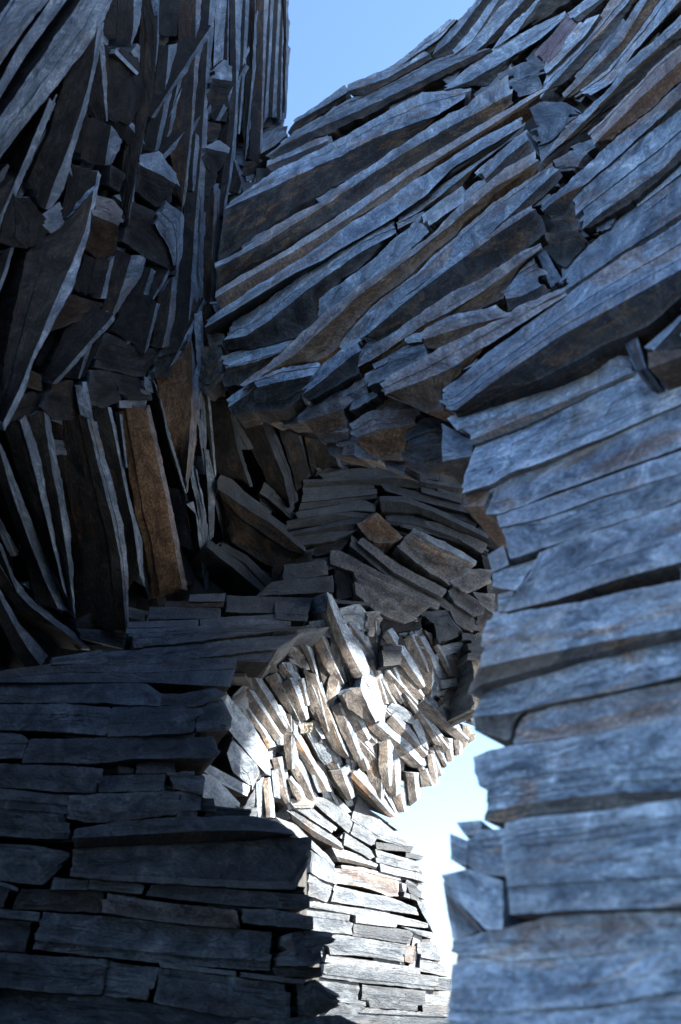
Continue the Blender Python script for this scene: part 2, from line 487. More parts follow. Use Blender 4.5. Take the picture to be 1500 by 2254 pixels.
def mass(foot, z0, z1, parent, sub=0.3):
    """unseen block of coursed stone, added to block light; foot = plan outline, z0/z1 = bottom and top height per corner"""
    verts, faces, uvs = [], [], []
    n = len(foot)
    F_ = [np.array(f, float) for f in foot]
    cx = sum(F_) / n
    rnd = random.Random(int(abs(F_[0][0] * 1000 + F_[1][1] * 331)) + n)
    pts, za, zb, nor, run = [], [], [], [], 0.0
    rl = []
    for i in range(n):
        p, q = F_[i], F_[(i + 1) % n]
        L_ = np.linalg.norm(q - p)
        k = max(1, int(L_ / sub))
        e = (q - p) / max(L_, 1e-6); o_ = np.array([e[1], -e[0]])
        if o_ @ ((p + q) / 2 - cx) < 0: o_ = -o_
        for t in range(k):
            f = t / k
            pts.append(p * (1 - f) + q * f); za.append(z0[i] * (1 - f) + z0[(i + 1) % n] * f); zb.append(z1[i] * (1 - f) + z1[(i + 1) % n] * f)
            nor.append(o_); rl.append(run + L_ * f)
        run += L_
    m = len(pts)
    H = max(zb) - min(za)
    prof = []                       # (height share, proud of the joint, course)
    z, c = 0.0, 0
    while z < 1.0:
        h = rnd.uniform(0.07, 0.15) / H
        prof += [(z, -0.03, c), (min(1, z + 0.006 / H), 0.0, c), (min(1, z + h - 0.008 / H), 0.0, c), (min(1, z + h), -0.03, c)]
        z += h + 0.001 / H; c += 1
    for (fz, pr, c) in prof:
        for i in range(m):
            zz = za[i] + (zb[i] - za[i]) * fz
            wob = 0.022 * nz(rl[i] * 2.3, c * 7.7, 3.1) + 0.008 * nz(rl[i] * 9, zz * 20, 1.7)
            q = pts[i] + nor[i] * (pr + wob)
            verts.append((q[0], q[1], zz)); uvs.append((rl[i] + c * 3.7, zz))
    R_ = len(prof)
    for r in range(R_ - 1):
        for i in range(m):
            i2 = (i + 1) % m
            faces.append((r * m + i, r * m + i2, (r + 1) * m + i2, (r + 1) * m + i))
    faces.append(tuple(range(m - 1, -1, -1))); faces.append(tuple((R_ - 1) * m + i for i in range(m)))
    return add_mesh('shade_block', verts, faces, (M_EDGE,), [0] * len(faces), uvs, None, parent, (0.25, 0.12, 0, 0.2), smooth=False)
def chips(surf, text, parent, n, seed, lo=0.04, hi=0.10, long=1.0, wide=1.0, **kw):
    """small packing stones wedged into the joints behind the facing, laid along their neighbours"""
    rnd = random.Random(seed)
    poly = [tuple(p) for p in polyline(text)]
    xs = [p[0] for p in poly]; ys = [p[1] for p in poly]
    laid = LAID[id(surf)]
    cs = np.array([c for c, d in laid])
    k = 0
    while k < n:
        x, y = rnd.uniform(min(xs), max(xs)), rnd.uniform(min(ys), max(ys))
        if not inside(poly, x, y): continue
        k += 1
        d = laid[int(np.argmin(np.sum((cs - (x, y)) ** 2, axis=1)))][1]
        a = math.atan2(d[1], d[0]) + rnd.uniform(-0.12, 0.12)
        l, w_ = rnd.uniform(35, 110) * long, rnd.uniform(12, 30) * wide
        u = np.array([math.cos(a), math.sin(a)]) * l / 2; v = np.array([-math.sin(a), math.cos(a)]) * w_ / 2
        c = np.array([x, y])
        j = lambda: np.array([rnd.uniform(-6, 6), rnd.uniform(-4, 4)])
        slab(surf, 'e', [np.array([c - u - v + j(), c + u - v + j()]), np.array([c - u + v + j(), c + u + v + j()])], parent,
             off=rnd.uniform(lo, hi), thick=0.12, rough=1.5, name='packing_stone', **kw)

def slivers(surf, text, parent, n, seed, lmin, lmax, bw, ew, lo, hi, **kw):
    """thin slates standing between the larger ones, parallel to their neighbours: a broad face and a narrow split edge"""
    rnd = random.Random(seed)
    poly = [tuple(p) for p in polyline(text)]
    xs = [p[0] for p in poly]; ys = [p[1] for p in poly]
    laid = LAID[id(surf)]
    cs = np.array([c for c, d in laid])
    k = 0
    while k < n:
        x, y = rnd.uniform(min(xs), max(xs)), rnd.uniform(min(ys), max(ys))
        if not inside(poly, x, y): continue
        k += 1
        near = np.argsort(np.sum((cs - (x, y)) ** 2, axis=1))[:3]
        d = sum((laid[int(i)][1] / max(np.linalg.norm(laid[int(i)][1]), 1e-6)) * (1 if laid[int(i)][1][1] > 0 else -1) for i in near)
        a = math.atan2(d[1], d[0]) + rnd.uniform(-0.1, 0.1)
        l = rnd.uniform(lmin, lmax); b = rnd.uniform(*bw); e = rnd.uniform(*ew)
        u = np.array([math.cos(a), math.sin(a)]) * l / 2; v = np.array([math.sin(a), -math.cos(a)])
        if v[0] < 0: v = -v
        c = np.array([x, y])
        j = lambda: rnd.uniform(-0.18, 0.18) * b
        r0 = np.array([c - u - v * b + u * 0.1, c - v * (b + j()), c + u - v * b * 0.6])
        r1 = np.array([c - u, c + v * j() * 0.3, c + u])
        r2 = np.array([c - u * 0.96 + v * e, c + v * e * 1.15, c + u * 0.94 + v * e * 0.7])
        slab(surf, 'be', [r0, r1, r2], parent, off=rnd.uniform(lo, hi), thick=0.15, rough=1.2, name='slate', **kw)

# ================================================================== ground
def ground():
    n = 40
    verts, faces, uvs = [], [], []
    xs = [-1500, -400, -120, -40] + [-20 + i * 1.0 for i in range(41)] + [40, 120, 400, 1500]
    for yy in xs:
        for xx in xs:
            z = 0.04 * nz(xx * .35, yy * .35) if abs(xx) < 21 and abs(yy) < 21 else 0.0
            verts.append((xx, yy, z)); uvs.append((xx, yy))
    m = len(xs)
    for j in range(m - 1):
        for i in range(m - 1):
            a = j * m + i
            faces.append((a, a + 1, a + m + 1, a + m))
    o = add_mesh('ground', verts, faces, (M_GROUND,), [0] * len(faces), uvs, None, None, (1, 0, 0, 1))
    o['kind'] = 'structure'
ground()

# ================================================================== surveyed surfaces
S_LEFT = Surface([(0, 1300, 3.72), (0, 2254, 3.5), (700, 1850, 3.85), (740, 2254, 3.8), (480, 1500, 3.95), (650, 1340, 4.62), (300, 1350, 4.1), (0, 1480, 3.62), (350, 2254, 3.65), (350, 1850, 3.7)], thick=0.32)
S_JAMB = Surface([(440, 1700, 3.92), (430, 1800, 3.9), (590, 1700, 4.45), (550, 1790, 4.3), (490, 1520, 4.05), (560, 1600, 4.35)], thick=0.3)
S_SLAT = Surface([(550, 1500, 4.45), (600, 1800, 4.65), (720, 1300, 4.72), (760, 1600, 4.93), (1040, 1400, 5.5), (1040, 1600, 5.75), (880, 1790, 5.5), (700, 1760, 4.95)], thick=0.26)
S_PIER = Surface([(620, 1790, 4.75), (690, 2254, 4.9), (700, 1900, 4.88), (930, 1900, 5.7), (980, 2254, 5.8), (880, 1800, 5.55)], thick=0.3)
S_CAVE = Surface([(470, 900, 4.6), (480, 1200, 4.7), (600, 1300, 4.85), (660, 1080, 5.2), (740, 1000, 5.45), (950, 1030, 5.65), (1080, 1200, 5.65), (1090, 1350, 5.6), (750, 1350, 4.85), (800, 1200, 5.25), (930, 1360, 5.25)], thick=0.3)
S_UPPER = Surface([(0, 0, 2.7), (240, 0, 3.2), (0, 350, 2.8), (450, 0, 4.2), (560, 0, 5.0), (635, 0, 6.0), (635, 265, 5.9), (560, 350, 5.1), (450, 500, 4.4), (0, 900, 3.2), (250, 600, 3.7), (430, 900, 4.35), (440, 1300, 4.75), (200, 1350, 4.2), (0, 1300, 3.8), (0, 1460, 3.8)], thick=0.28)
S_SWEEP = Surface([(490, 480, 4.5), (600, 330, 5.2), (650, 262, 6.0), (770, 184, 5.8), (900, 125, 5.4), (1047, 0, 5.0), (1250, 0, 4.2), (1500, 0, 3.4), (1500, 300, 3.0), (1500, 600, 2.5), (1250, 350, 3.5), (1000, 300, 4.5), (1000, 500, 4.1), (800, 500, 4.5), (700, 700, 4.3), (500, 850, 4.3), (1000, 850, 3.2), (1200, 650, 3.05), (800, 850, 3.8), (1000, 700, 3.5)], thick=0.36)
S_NOSE = Surface([(670, 900, 4.05), (780, 950, 3.85), (900, 1000, 3.65), (1010, 1030, 3.4), (850, 800, 3.85), (940, 900, 3.55)], thick=0.13)
S_RIGHT = Surface([(990, 900, 3.1), (1500, 500, 2.45), (1500, 780, 2.3), (1020, 1080, 2.75), (1500, 1200, 2.05), (1090, 1250, 2.5), (1060, 1600, 2.3), (1500, 1600, 1.85), (1500, 2254, 1.72), (1000, 2254, 2.1), (980, 1930, 2.2)], thick=0.4)

T_LEFT = wall_thing('slate_wall', (-0.45, 3.8, 0), 'low front wall of long level shaded slate blocks at the lower left', 'stone wall', 'dry laid slate masonry')
T_UPPER = wall_thing('slate_wall', (-0.9, 4.2, 0), 'shadowed wall of upright slates with thin pale edges at the upper left', 'stone wall', 'dry laid slate masonry')
T_SWEEP = wall_thing('slate_arch', (0.9, 4.0, 0), 'arch of long slates sweeping diagonally up to the right under the blue sky', 'stone arch', 'dry laid slate masonry')
T_RIGHT = wall_thing('slate_wall', (0.55, 2.3, 0), 'blurred near wall of thick skylit blue slate courses with ragged left end, on the right', 'stone wall', 'dry laid slate masonry')
T_PIER = wall_thing('slate_pier', (0.1, 5.2, 0), 'sunlit slate pier in the middle with fanned slates hanging over level white courses', 'stone pier', 'dry laid slate masonry')
T_CAVE = wall_thing('slate_wall', (0.0, 5.5, 0), 'dim recessed back wall of shaded slates deep behind the arch and above the sunlit pier', 'stone wall', 'dry laid slate masonry')

# ================================================================== cores behind the facing stones
core(S_LEFT, '-300,1500 100,1485 280,1420 480,1370 640,1340 690,1370 600,1440 450,1530 430,1640 410,1700 420,1800 560,1830 640,1870 640,2050 660,2150 670,2290 -300,2290', T_LEFT, off=0.2, back=0.5, inw=(0.1, 1, 0), toground=True)
core(S_JAMB, '450,1550 500,1540 570,1640 570,1700 530,1800 430,1800', T_LEFT, off=0.2, back=0.4)
core(S_UPPER, '-300,-200 600,-200 600,255 560,330 480,470 470,640 440,860 440,1280 280,1400 100,1480 -300,1490', T_UPPER, off=0.2, back=0.5)
core(S_SWEEP, '600,340 700,285 800,245 950,150 1060,40 1120,-200 1800,-200 1800,620 1400,720 1000,850 860,800 700,790 520,780 475,740 490,480', T_SWEEP, off=0.2, back=0.7)
core(S_NOSE, '700,880 960,860 1000,900 1000,1020 910,1010 820,980 720,910', T_SWEEP, off=0.13, back=0.18)
core(S_RIGHT, '1060,930 1400,800 1800,700 1800,2330 1030,2330 1040,2080 1060,1900 1130,1810 1110,1700 1150,1600 1120,1500 1150,1350 1180,1240 1140,1150 1100,1030', T_RIGHT, off=0.2, back=0.5, inw=(0.3, 0.95, 0), toground=True)
core(S_SLAT, '560,1560 640,1440 720,1400 860,1390 1020,1400 1020,1560 1000,1600 960,1630 900,1700 850,1740 780,1740 740,1780 610,1790', T_PIER, off=0.17, back=0.5, step=20)
core(S_PIER, '620,1800 760,1780 850,1830 880,1900 870,2000 905,2080 930,2150 930,2300 670,2300 690,2100 680,1900', T_PIER, off=0.16, back=0.7, step=20, inw=(0.2, 1, 0), toground=True)
core(S_CAVE, '400,860 700,880 820,960 1000,1000 1120,1060 1120,1400 1060,1440 900,1420 700,1440 420,1400', T_CAVE, off=0.25, back=0.5)
core(S_UPPER, '380,180 610,180 610,255 600,330 540,430 520,600 520,900 470,1300 300,1420 60,1510 -200,1520 -200,1400 200,1340 380,1250', T_UPPER, off=0.42, back=0.5)

# unseen blocks added for shade: behind the right wall, beside and behind the viewer
mass([(0.45, 2.9), (0.52, 3.4), (2.6, 3.4), (2.6, 2.3), (1.3, 2.1)], [0] * 5, [2.65, 2.9, 2.9, 2.6, 2.5], T_RIGHT)
mass([(0.52, 3.38), (0.66, 4.42), (2.6, 4.42), (2.6, 3.38)], [1.0] * 4, [2.9, 3.6, 3.6, 2.9], T_RIGHT)
mass([(0.78, 1.6), (1.6, -3.2), (2.4, -3.2), (1.7, 1.7)], [0] * 4, [6.2] * 4, T_RIGHT)
mass([(1.6, -1.7), (-1.5, -1.9), (-1.5, -2.6), (1.6, -2.5)], [0] * 4, [4.2, 3.6, 3.6, 4.2], T_RIGHT)
def sun_blocker():
    sx, sy = math.sin(SUN_AZ), math.cos(SUN_AZ)
    # unseen blocker, underside shaped to end the sunlight on the fan of slates
    edge = [(545, 1600), (600, 1560), (660, 1525), (720, 1450), (765, 1430), (850, 1470), (950, 1480), (1000, 1520), (1045, 1540)]
    prof = []
    for x, y in edge:
        P = S_SLAT.world(x, y, -0.03)[0]
        pp = P[0] * sx + P[1] * sy; q = P[0] * sy - P[1] * sx
        prof.append((q, P[2] - pp * math.tan(SUN_EL)))
    prof.sort(reverse=True)
    q0, v0 = prof[0]; q1, v1 = prof[-1]
    prof = [(q0 + 2.2, -9), (q0 + 1.0, -9), (q0 + 0.6, v0 - 1.2), (q0 + 0.25, v0 - 0.2)] + prof + [(q1 - 0.25, v1), (q1 - 4.0, v1)]
    for (qa, va), (qb, vb) in zip(prof, prof[1:]):
        k = math.tan(SUN_EL)
        f = [(p * sx + q * sy, p * sy - q * sx) for p, q in ((7.6, qa), (7.6, qb), (8.8, qb), (8.8, qa))]
        z0 = [max(0, 7.6 * k + va), max(0, 7.6 * k + vb), max(0, 8.8 * k + vb), max(0, 8.8 * k + va)]
        mass(f, z0, [14.0] * 4, T_SWEEP)
sun_blocker()

# ================================================================== left front wall
build('''
e 283,1370 437,1365 / 283,1381 435,1379
e 440,1362 640,1352 / 440,1379 640,1376
e 280,1385 500,1378 720,1380 / 285,1426 400,1413 600,1391
e 110,1450 223,1432 / 110,1463 220,1459
e 227,1437 400,1420 560,1405 670,1395 / 225,1458 400,1451 620,1426
e 0,1478 120,1462 300,1455 520,1448 / 0,1492 150,1478 300,1480 520,1471 ; r=0.5
e 0,1495 150,1482 300,1483 520,1475 / 0,1501 150,1501 330,1501 510,1511
e 417,1310 500,1307 / 415,1323 497,1323 ; v=0.7
b 365,1325 495,1322 / 365,1336 492,1334 ; r=0.7
e 500,1312 690,1318 / 498,1346 670,1351 ; v=0.75
e 333,1337 490,1334 / 330,1362 490,1360 ; v=0.75
e 622,1245 720,1233 / 620,1280 727,1263 ; r=0.4 v=0.7 d=0.05
e 590,1283 735,1268 / 560,1310 740,1302 ; v=0.7
e 600,1322 690,1330 / 600,1362 680,1366 ; v=0.8
e 0,1502 200,1502 320,1505 357,1530 / 0,1545 230,1547 355,1554
e 358,1528 400,1530 470,1515 495,1525 / 362,1552 440,1556 450,1550 ; r=0.5 v=0.8 g=1.8
e 0,1552 150,1550 245,1560 248,1570 / 0,1606 150,1610 235,1618 ; v=1.05
e 250,1558 430,1555 440,1560 / 240,1620 425,1612 430,1600
e 445,1545 490,1540 510,1580 / 437,1610 503,1606 ; v=0.8
e 0,1614 50,1618 65,1633 / 0,1637 60,1635
e 0,1640 62,1640 / 0,1669 52,1668
e 72,1628 250,1625 470,1622 478,1650 / 55,1679 200,1679 300,1671 470,1667 485,1655
e 370,1617 430,1614 / 370,1625 430,1622 ; r=0.2
e 228,1690 270,1681 / 228,1705 265,1702 ; v=0.7 g=1.8 d=0.04
e 258,1683 300,1695 / 262,1702 298,1702 ; v=0.7 g=1.8 d=0.04
e 305,1685 345,1677 390,1685 / 303,1702 395,1702 ; g=1.8 d=0.02
e 0,1682 130,1686 228,1694 / 0,1732 120,1741 218,1746
e 222,1708 365,1705 / 218,1743 360,1740
e 372,1702 437,1700 / 385,1735 435,1748 ; v=1.1 r=0.4 g=1.5
e 0,1737 80,1745 150,1752 / 0,1838 100,1845 155,1845
e 152,1752 250,1748 395,1743 / 147,1800 185,1810 250,1808 385,1793 ; v=1.1
e 395,1743 437,1748 / 388,1800 434,1797 ; v=1.4
eb 160,1828 250,1810 400,1800 510,1797 560,1798 610,1812 640,1827 / 160,1845 230,1842 350,1835 470,1828 560,1828 650,1838 / 165,1865 250,1862 350,1857 470,1850 560,1845 640,1839 ; d=-0.05 r=0.4
e 0,1858 80,1862 145,1878 / 0,1937 60,1945 95,1948 138,1905
e 155,1872 300,1858 500,1848 680,1843 / 150,1928 250,1938 400,1946 550,1956 650,1956 678,1900 ; v=0.85 d=-0.03
e 118,1932 192,1940 / 110,1957 190,1958
e 200,1938 310,1948 317,1953 / 198,1957 310,1967
e 335,1950 390,1950 500,1959 680,1972 / 322,1971 500,1991 640,2001 680,1998
e 0,1941 35,1955 / 0,1995 18,1993
e 45,1958 225,1963 230,1985 / 25,2000 150,2005 225,2008 ; r=0.5 v=0.7 d=0.03
e 233,1967 350,1987 520,2005 528,2040 / 230,2008 350,2028 470,2039 525,2042 ; r=0.75
e 537,2002 600,2002 685,2020 / 535,2030 600,2038 688,2045 ; d=-0.02 g=1.4
e 0,2003 90,2010 / 0,2020 85,2027
e 0,2026 80,2031 / 0,2092 65,2095 ; r=0.25
e 95,2010 250,2020 400,2040 597,2053 / 70,2088 200,2103 350,2118 460,2128 585,2136 ; v=0.95
e 0,2098 100,2105 240,2115 / 0,2172 120,2185 230,2190 ; v=0.75 r=0.3
e 243,2120 345,2132 / 237,2192 330,2202 ; v=1.3
e 350,2132 500,2151 637,2169 / 335,2205 480,2235 635,2250
e 350,2119 520,2140 / 355,2129 520,2148 ; r=0.3
e 530,2141 675,2159 / 530,2150 670,2168
e 628,2060 680,2050 717,2055 / 635,2128 690,2128 722,2105 ; r=0.35 g=1.7 d=-0.02
e 600,2058 625,2062 / 590,2135 628,2130 ; d=0.08 v=0.6
e 600,2133 703,2130 / 610,2150 705,2148 ; v=0.7 g=1.5
e 640,2175 690,2155 735,2185 / 640,2245 690,2238 742,2215 ; g=2 d=0.02
e 0,2177 120,2189 330,2209 540,2245 / 0,2270 300,2280 540,2290 ; v=0.9
e 545,2240 640,2254 / 545,2290 640,2290
e 650,2242 750,2236 / 650,2280 760,2275
e 0,2280 300,2287 500,2298 / 0,2370 500,2380
e 510,2298 760,2300 / 510,2380 770,2380
e -100,2385 330,2390 / -100,2500 330,2500
e 340,2390 775,2390 / 340,2490 780,2480
''', S_LEFT, T_LEFT, rust=0.12, value=0.48, lam=2.2, rough=0.8)  # value lowered to put shade into the stone colour
build('''
e 480,1520 500,1570 503,1605 540,1650 585,1700 / 490,1515 538,1575 562,1608 590,1655 594,1705 ; v=1.5
e 512,1630 500,1660 515,1700 553,1730 / 514,1630 565,1685 572,1702 556,1735 ; v=1.5
e 453,1680 550,1733 / 450,1698 490,1725 545,1752 ; v=1.5
e 440,1702 475,1715 528,1770 / 435,1745 505,1793 518,1792 ; v=1.5
e 434,1752 500,1795 / 432,1798 480,1800 ; v=1.5
e 545,1765 562,1735 / 525,1798 556,1800 ; v=0.6
e 505,1540 545,1500 / 500,1570 545,1560 ; v=0.5 d=0.12 r=0.4
e 540,1560 600,1690 / 520,1600 560,1690 ; v=0.6 d=0.12
''', S_JAMB, T_LEFT, rust=0.05, value=1.3)

# ================================================================== upper left wall of slates on end
build('''
e 0,40 -30,90 -60,150 / 105,0 60,55 0,140 ; v=1.1 d=-0.02
e 112,0 40,105 0,180 / 145,0 57,120 0,212 ; v=1.1
e 178,0 83,140 0,260 / 247,0 215,70 110,205 0,345 ; v=1.15 d=-0.05
be 100,225 40,380 -10,430 / 107,215 55,345 0,467 / 122,225 63,360 0,517 ; v=1.1
be 150,150 110,290 60,400 / 213,60 205,130 185,220 160,290 140,350 110,410 97,462 / 228,50 212,140 190,245 165,320 143,410 110,460
be 235,0 232,60 230,80 / 292,0 292,60 287,100 / 313,0 307,50 290,100
b 222,105 205,190 190,245 / 265,108 280,190 285,275 / 303,130 312,190 305,235 ; d=0.0 v=1.3
e 255,108 305,160 / 253,116 303,165 ; d=-0.06 v=1.3
be 190,258 165,330 / 240,272 228,365 / 272,300 247,360 ; v=1.1
be 313,0 305,150 278,300 262,450 / 345,80 340,200 315,310 290,430 280,480 / 352,0 348,100 330,230 310,330 285,500 ; r=0.2
b 352,0 350,76 / 395,0 388,79
be 350,98 340,220 315,330 / 368,100 360,230 340,330 / 390,95 378,200 362,275 348,330
be 395,0 390,200 375,330 395,450 / 430,0 428,150 418,300 400,460 / 443,0 435,150 425,280 412,400 402,465 ; r=0.5 v=1.2
be 443,0 435,150 415,330 405,480 395,600 375,745 / 460,0 450,200 442,330 425,500 420,600 412,750 / 475,0 462,150 455,300 447,450 437,560 428,700 420,750
e 476,0 472,155 / 498,0 492,80 490,135 ; v=1.3
eb 470,155 492,133 508,140 / 467,170 507,178 / 457,262 503,267 ; d=-0.05 v=1.3 r=0.3
b 457,268 485,275 / 453,310 482,300 ; r=0.3
eb 463,320 480,307 505,325 / 455,325 500,335 / 450,365 475,385 ; d=-0.05 v=1.3
b 452,365 480,365 / 450,433 462,430 ; v=1.2
be 508,0 508,130 505,270 490,400 480,480 / 515,0 520,200 510,350 490,470 / 535,0 525,200 518,330 503,420 490,495 ; v=1.2
be 533,0 528,200 523,290 / 540,0 535,130 525,292 / 548,0 540,150 527,295 ; r=0.3
be 548,0 540,150 528,270 540,310 / 560,30 555,150 545,270 540,330 537,370 / 567,20 562,120 553,250 545,340
be 567,0 560,150 553,300 550,350 / 580,0 577,200 573,300 570,360 / 590,0 583,150 578,290 577,355 ; r=0.45 v=1.3
be 588,0 585,100 578,250 / 595,0 592,100 585,200 580,270 / 603,0 598,100 590,250 ; v=1.1
be 603,0 595,150 590,255 / 612,0 605,130 598,260 / 618,0 612,120 608,258 ; v=1.1 r=0.2
be 617,0 612,100 607,255 / 624,0 619,120 616,262 / 632,0 628,120 625,265 ; v=1.1
be 626,0 628,95 625,260 / 630,0 630,90 626,262 / 633,0 636,50 632,95 ; v=0.9
e 632,95 630,180 627,262 / 639,107 634,150 629,260 ; v=0.9
b 540,355 590,345 / 535,385 575,382 ; r=0.4 g=1.6
be 510,355 505,420 / 516,355 530,400 524,425 / 520,352 542,408 528,430 ; r=0.3
e 537,380 568,387 / 540,398 560,395
e 440,400 430,560 428,680 / 445,460 437,600 440,660 / 452,470 448,560 447,700 ; v=1.1
be 455,400 450,560 447,700 452,790 / 470,420 465,600 460,720 / 478,440 474,600 470,740 ; r=0.45
ee 470,400 475,480 468,600 / 482,410 478,500 475,560 / 490,420 483,520 477,600 ; v=1.1
ee 428,690 433,800 420,900 / 445,680 448,760 443,900 / 452,780 448,900 442,940 ; r=0.2
be 345,830 365,920 385,990 405,1080 / 420,740 421,850 420,900 413,1000 408,1050 / 432,800 437,830 434,930 425,1010 412,1080 ; r=0.8 v=1.25 b=1.0
be 325,850 350,960 400,1110 430,1240 / 337,835 353,880 368,960 390,1030 405,1080 / 345,850 360,900 375,970 395,1030 413,1095 ; r=0.2
be 262,897 280,1000 300,1130 320,1200 340,1320 / 320,895 345,1010 365,1100 380,1190 400,1300 / 328,890 355,1010 372,1090 388,1170 412,1305 ; r=1.1 b=1.05 label=rust_brown_slate_with_a_pale_edge
e 265,883 323,882 / 265,896 320,896
be 203,895 235,1000 270,1150 285,1290 / 235,895 255,980 275,1080 290,1150 305,1260 / 243,900 265,990 285,1100 312,1190 318,1290
be 253,905 268,1000 / 262,910 277,1030 / 268,915 280,1030 ; r=0.3
e 165,843 178,910 / 190,840 205,922 ; v=1.1 d=-0.03
be 110,905 130,1050 165,1230 170,1370 / 188,917 210,1020 245,1150 265,1240 275,1390 / 212,930 243,1050 270,1150 280,1240 285,1390 ; r=0.3
be 60,920 85,1040 120,1190 145,1300 / 95,905 107,1010 130,1120 150,1250 160,1340 / 107,915 127,1020 147,1130 160,1250 165,1360 ; v=1
be 10,930 30,1010 70,1130 100,1230 / 45,935 63,1000 85,1090 110,1180 140,1300 / 57,920 93,1015 107,1100 123,1200 150,1320 ; v=1.1
be -20,990 20,1120 60,1230 80,1330 / -10,960 20,1080 60,1190 100,1290 125,1340 / 0,980 27,1040 70,1150 110,1260 150,1350 ; r=0.15
be -20,1330 30,1430 60,1470 / 0,1320 50,1420 85,1465 / 0,1300 40,1370 105,1445
be -20,1260 40,1340 130,1390 175,1430 / 0,1250 40,1315 80,1350 150,1400 185,1428 / 10,1240 60,1310 150,1385 200,1432
be -20,1230 20,1320 / 0,1215 35,1300 / 5,1205 42,1300
e 162,1385 220,1387 280,1400 / 185,1405 240,1420 285,1430 ; v=0.7
b 168,1370 200,1350 233,1372 / 172,1385 230,1388 ; v=0.9
e 435,870 437,930 445,1000 / 448,870 455,960 450,1050 ; v=1.1
be 450,870 460,960 470,1040 / 456,870 466,970 473,1050 / 461,870 470,970 476,1050
e 418,1035 432,1100 445,1200 450,1290 / 433,1035 450,1120 462,1200 468,1200 ; v=1.1
e 412,1110 433,1130 440,1200 455,1310 / 425,1105 445,1180 458,1250 460,1310 ; v=1.1
e 450,985 458,1060 463,1190 / 458,990 473,1060 470,1180 ; v=1
e 470,1090 480,1130 495,1190 / 482,1095 497,1150 500,1190 ; r=0.2
b 20,430 0,530 40,545 / 60,430 110,495 90,540
e 87,477 125,450 / 117,507 145,493 ; v=1.2 d=-0.03
be 5,560 -20,620 / 22,545 10,590 -8,640 / 30,540 15,600 -5,650
be 150,480 60,560 20,740 0,870 / 205,420 185,520 140,610 110,680 70,780 35,870 5,930 / 218,400 203,470 185,550 160,630 117,710 72,800 55,860 10,945 ; v=1.9 d=-0.05
be 158,355 140,450 130,490 / 215,375 205,430 190,500 / 222,385 208,440 195,500 ; d=-0.02
eb 207,430 245,437 270,465 / 205,473 235,485 263,497 / 187,545 220,572 262,555 ; r=0.9 v=1.2 d=-0.03
be 187,555 165,630 / 240,575 220,660 / 252,560 230,660
b 145,645 228,668 / 100,730 185,702 ; r=0.7 v=1.2
be 120,725 80,800 80,810 / 200,700 190,760 170,835 / 213,685 200,760 177,835 ; d=0.03
be 255,550 235,650 200,770 175,840 / 285,560 262,640 240,710 215,770 185,830 / 320,565 310,605 280,650 235,720 190,800 ; r=0.3
be 300,640 245,725 / 345,663 318,775 / 352,670 325,765
b 285,440 340,465 375,520 388,585 / 272,530 325,565 390,600 ; r=0.25 v=1.4 d=-0.02
e 340,490 370,540 388,592 / 360,440 405,470 400,560 390,595 ; v=1.3 d=-0.05
eb 308,342 350,335 385,380 / 305,360 355,385 388,405 / 300,420 345,455 380,438 ; v=1.2 d=-0.03
be 350,650 335,760 332,760 / 378,610 370,700 355,765 / 392,605 383,690 370,765 ; r=0.4
b 235,735 300,765 355,770 / 205,805 280,825 315,828 335,800
b 193,815 245,818 280,845 / 197,890 230,895 270,880 ; v=1.6 d=-0.02 g=1.5
b 248,822 310,832 / 280,880 333,880
e 310,828 332,830 / 318,868 342,880 ; v=0.8
b 335,785 388,780 / 340,830 378,825
b 25,880 70,860 105,880 / 18,925 60,920 95,912 ; g=1.6
b 60,810 93,830 / 55,850 95,860 ; r=0.8
b 372,745 423,740 / 355,782 415,765
b 240,360 278,385 / 240,405 262,420
b 110,845 160,835 180,905 / 95,900 120,925 190,920 ; r=0.55 v=1.3
b 330,205 300,290 / 345,330 310,345 ; d=0.06
b 285,600 330,570 / 330,650 375,600 ; d=0.08
b 225,660 195,740 / 290,640 240,720 ; d=0.09
b 440,760 490,765 / 435,860 500,870 ; d=0.1
''', S_UPPER, T_UPPER, rust=0.08, value=1.05, bed=0.46, shift=-0.15)  # broad faces get a lower value, shade put into their colour

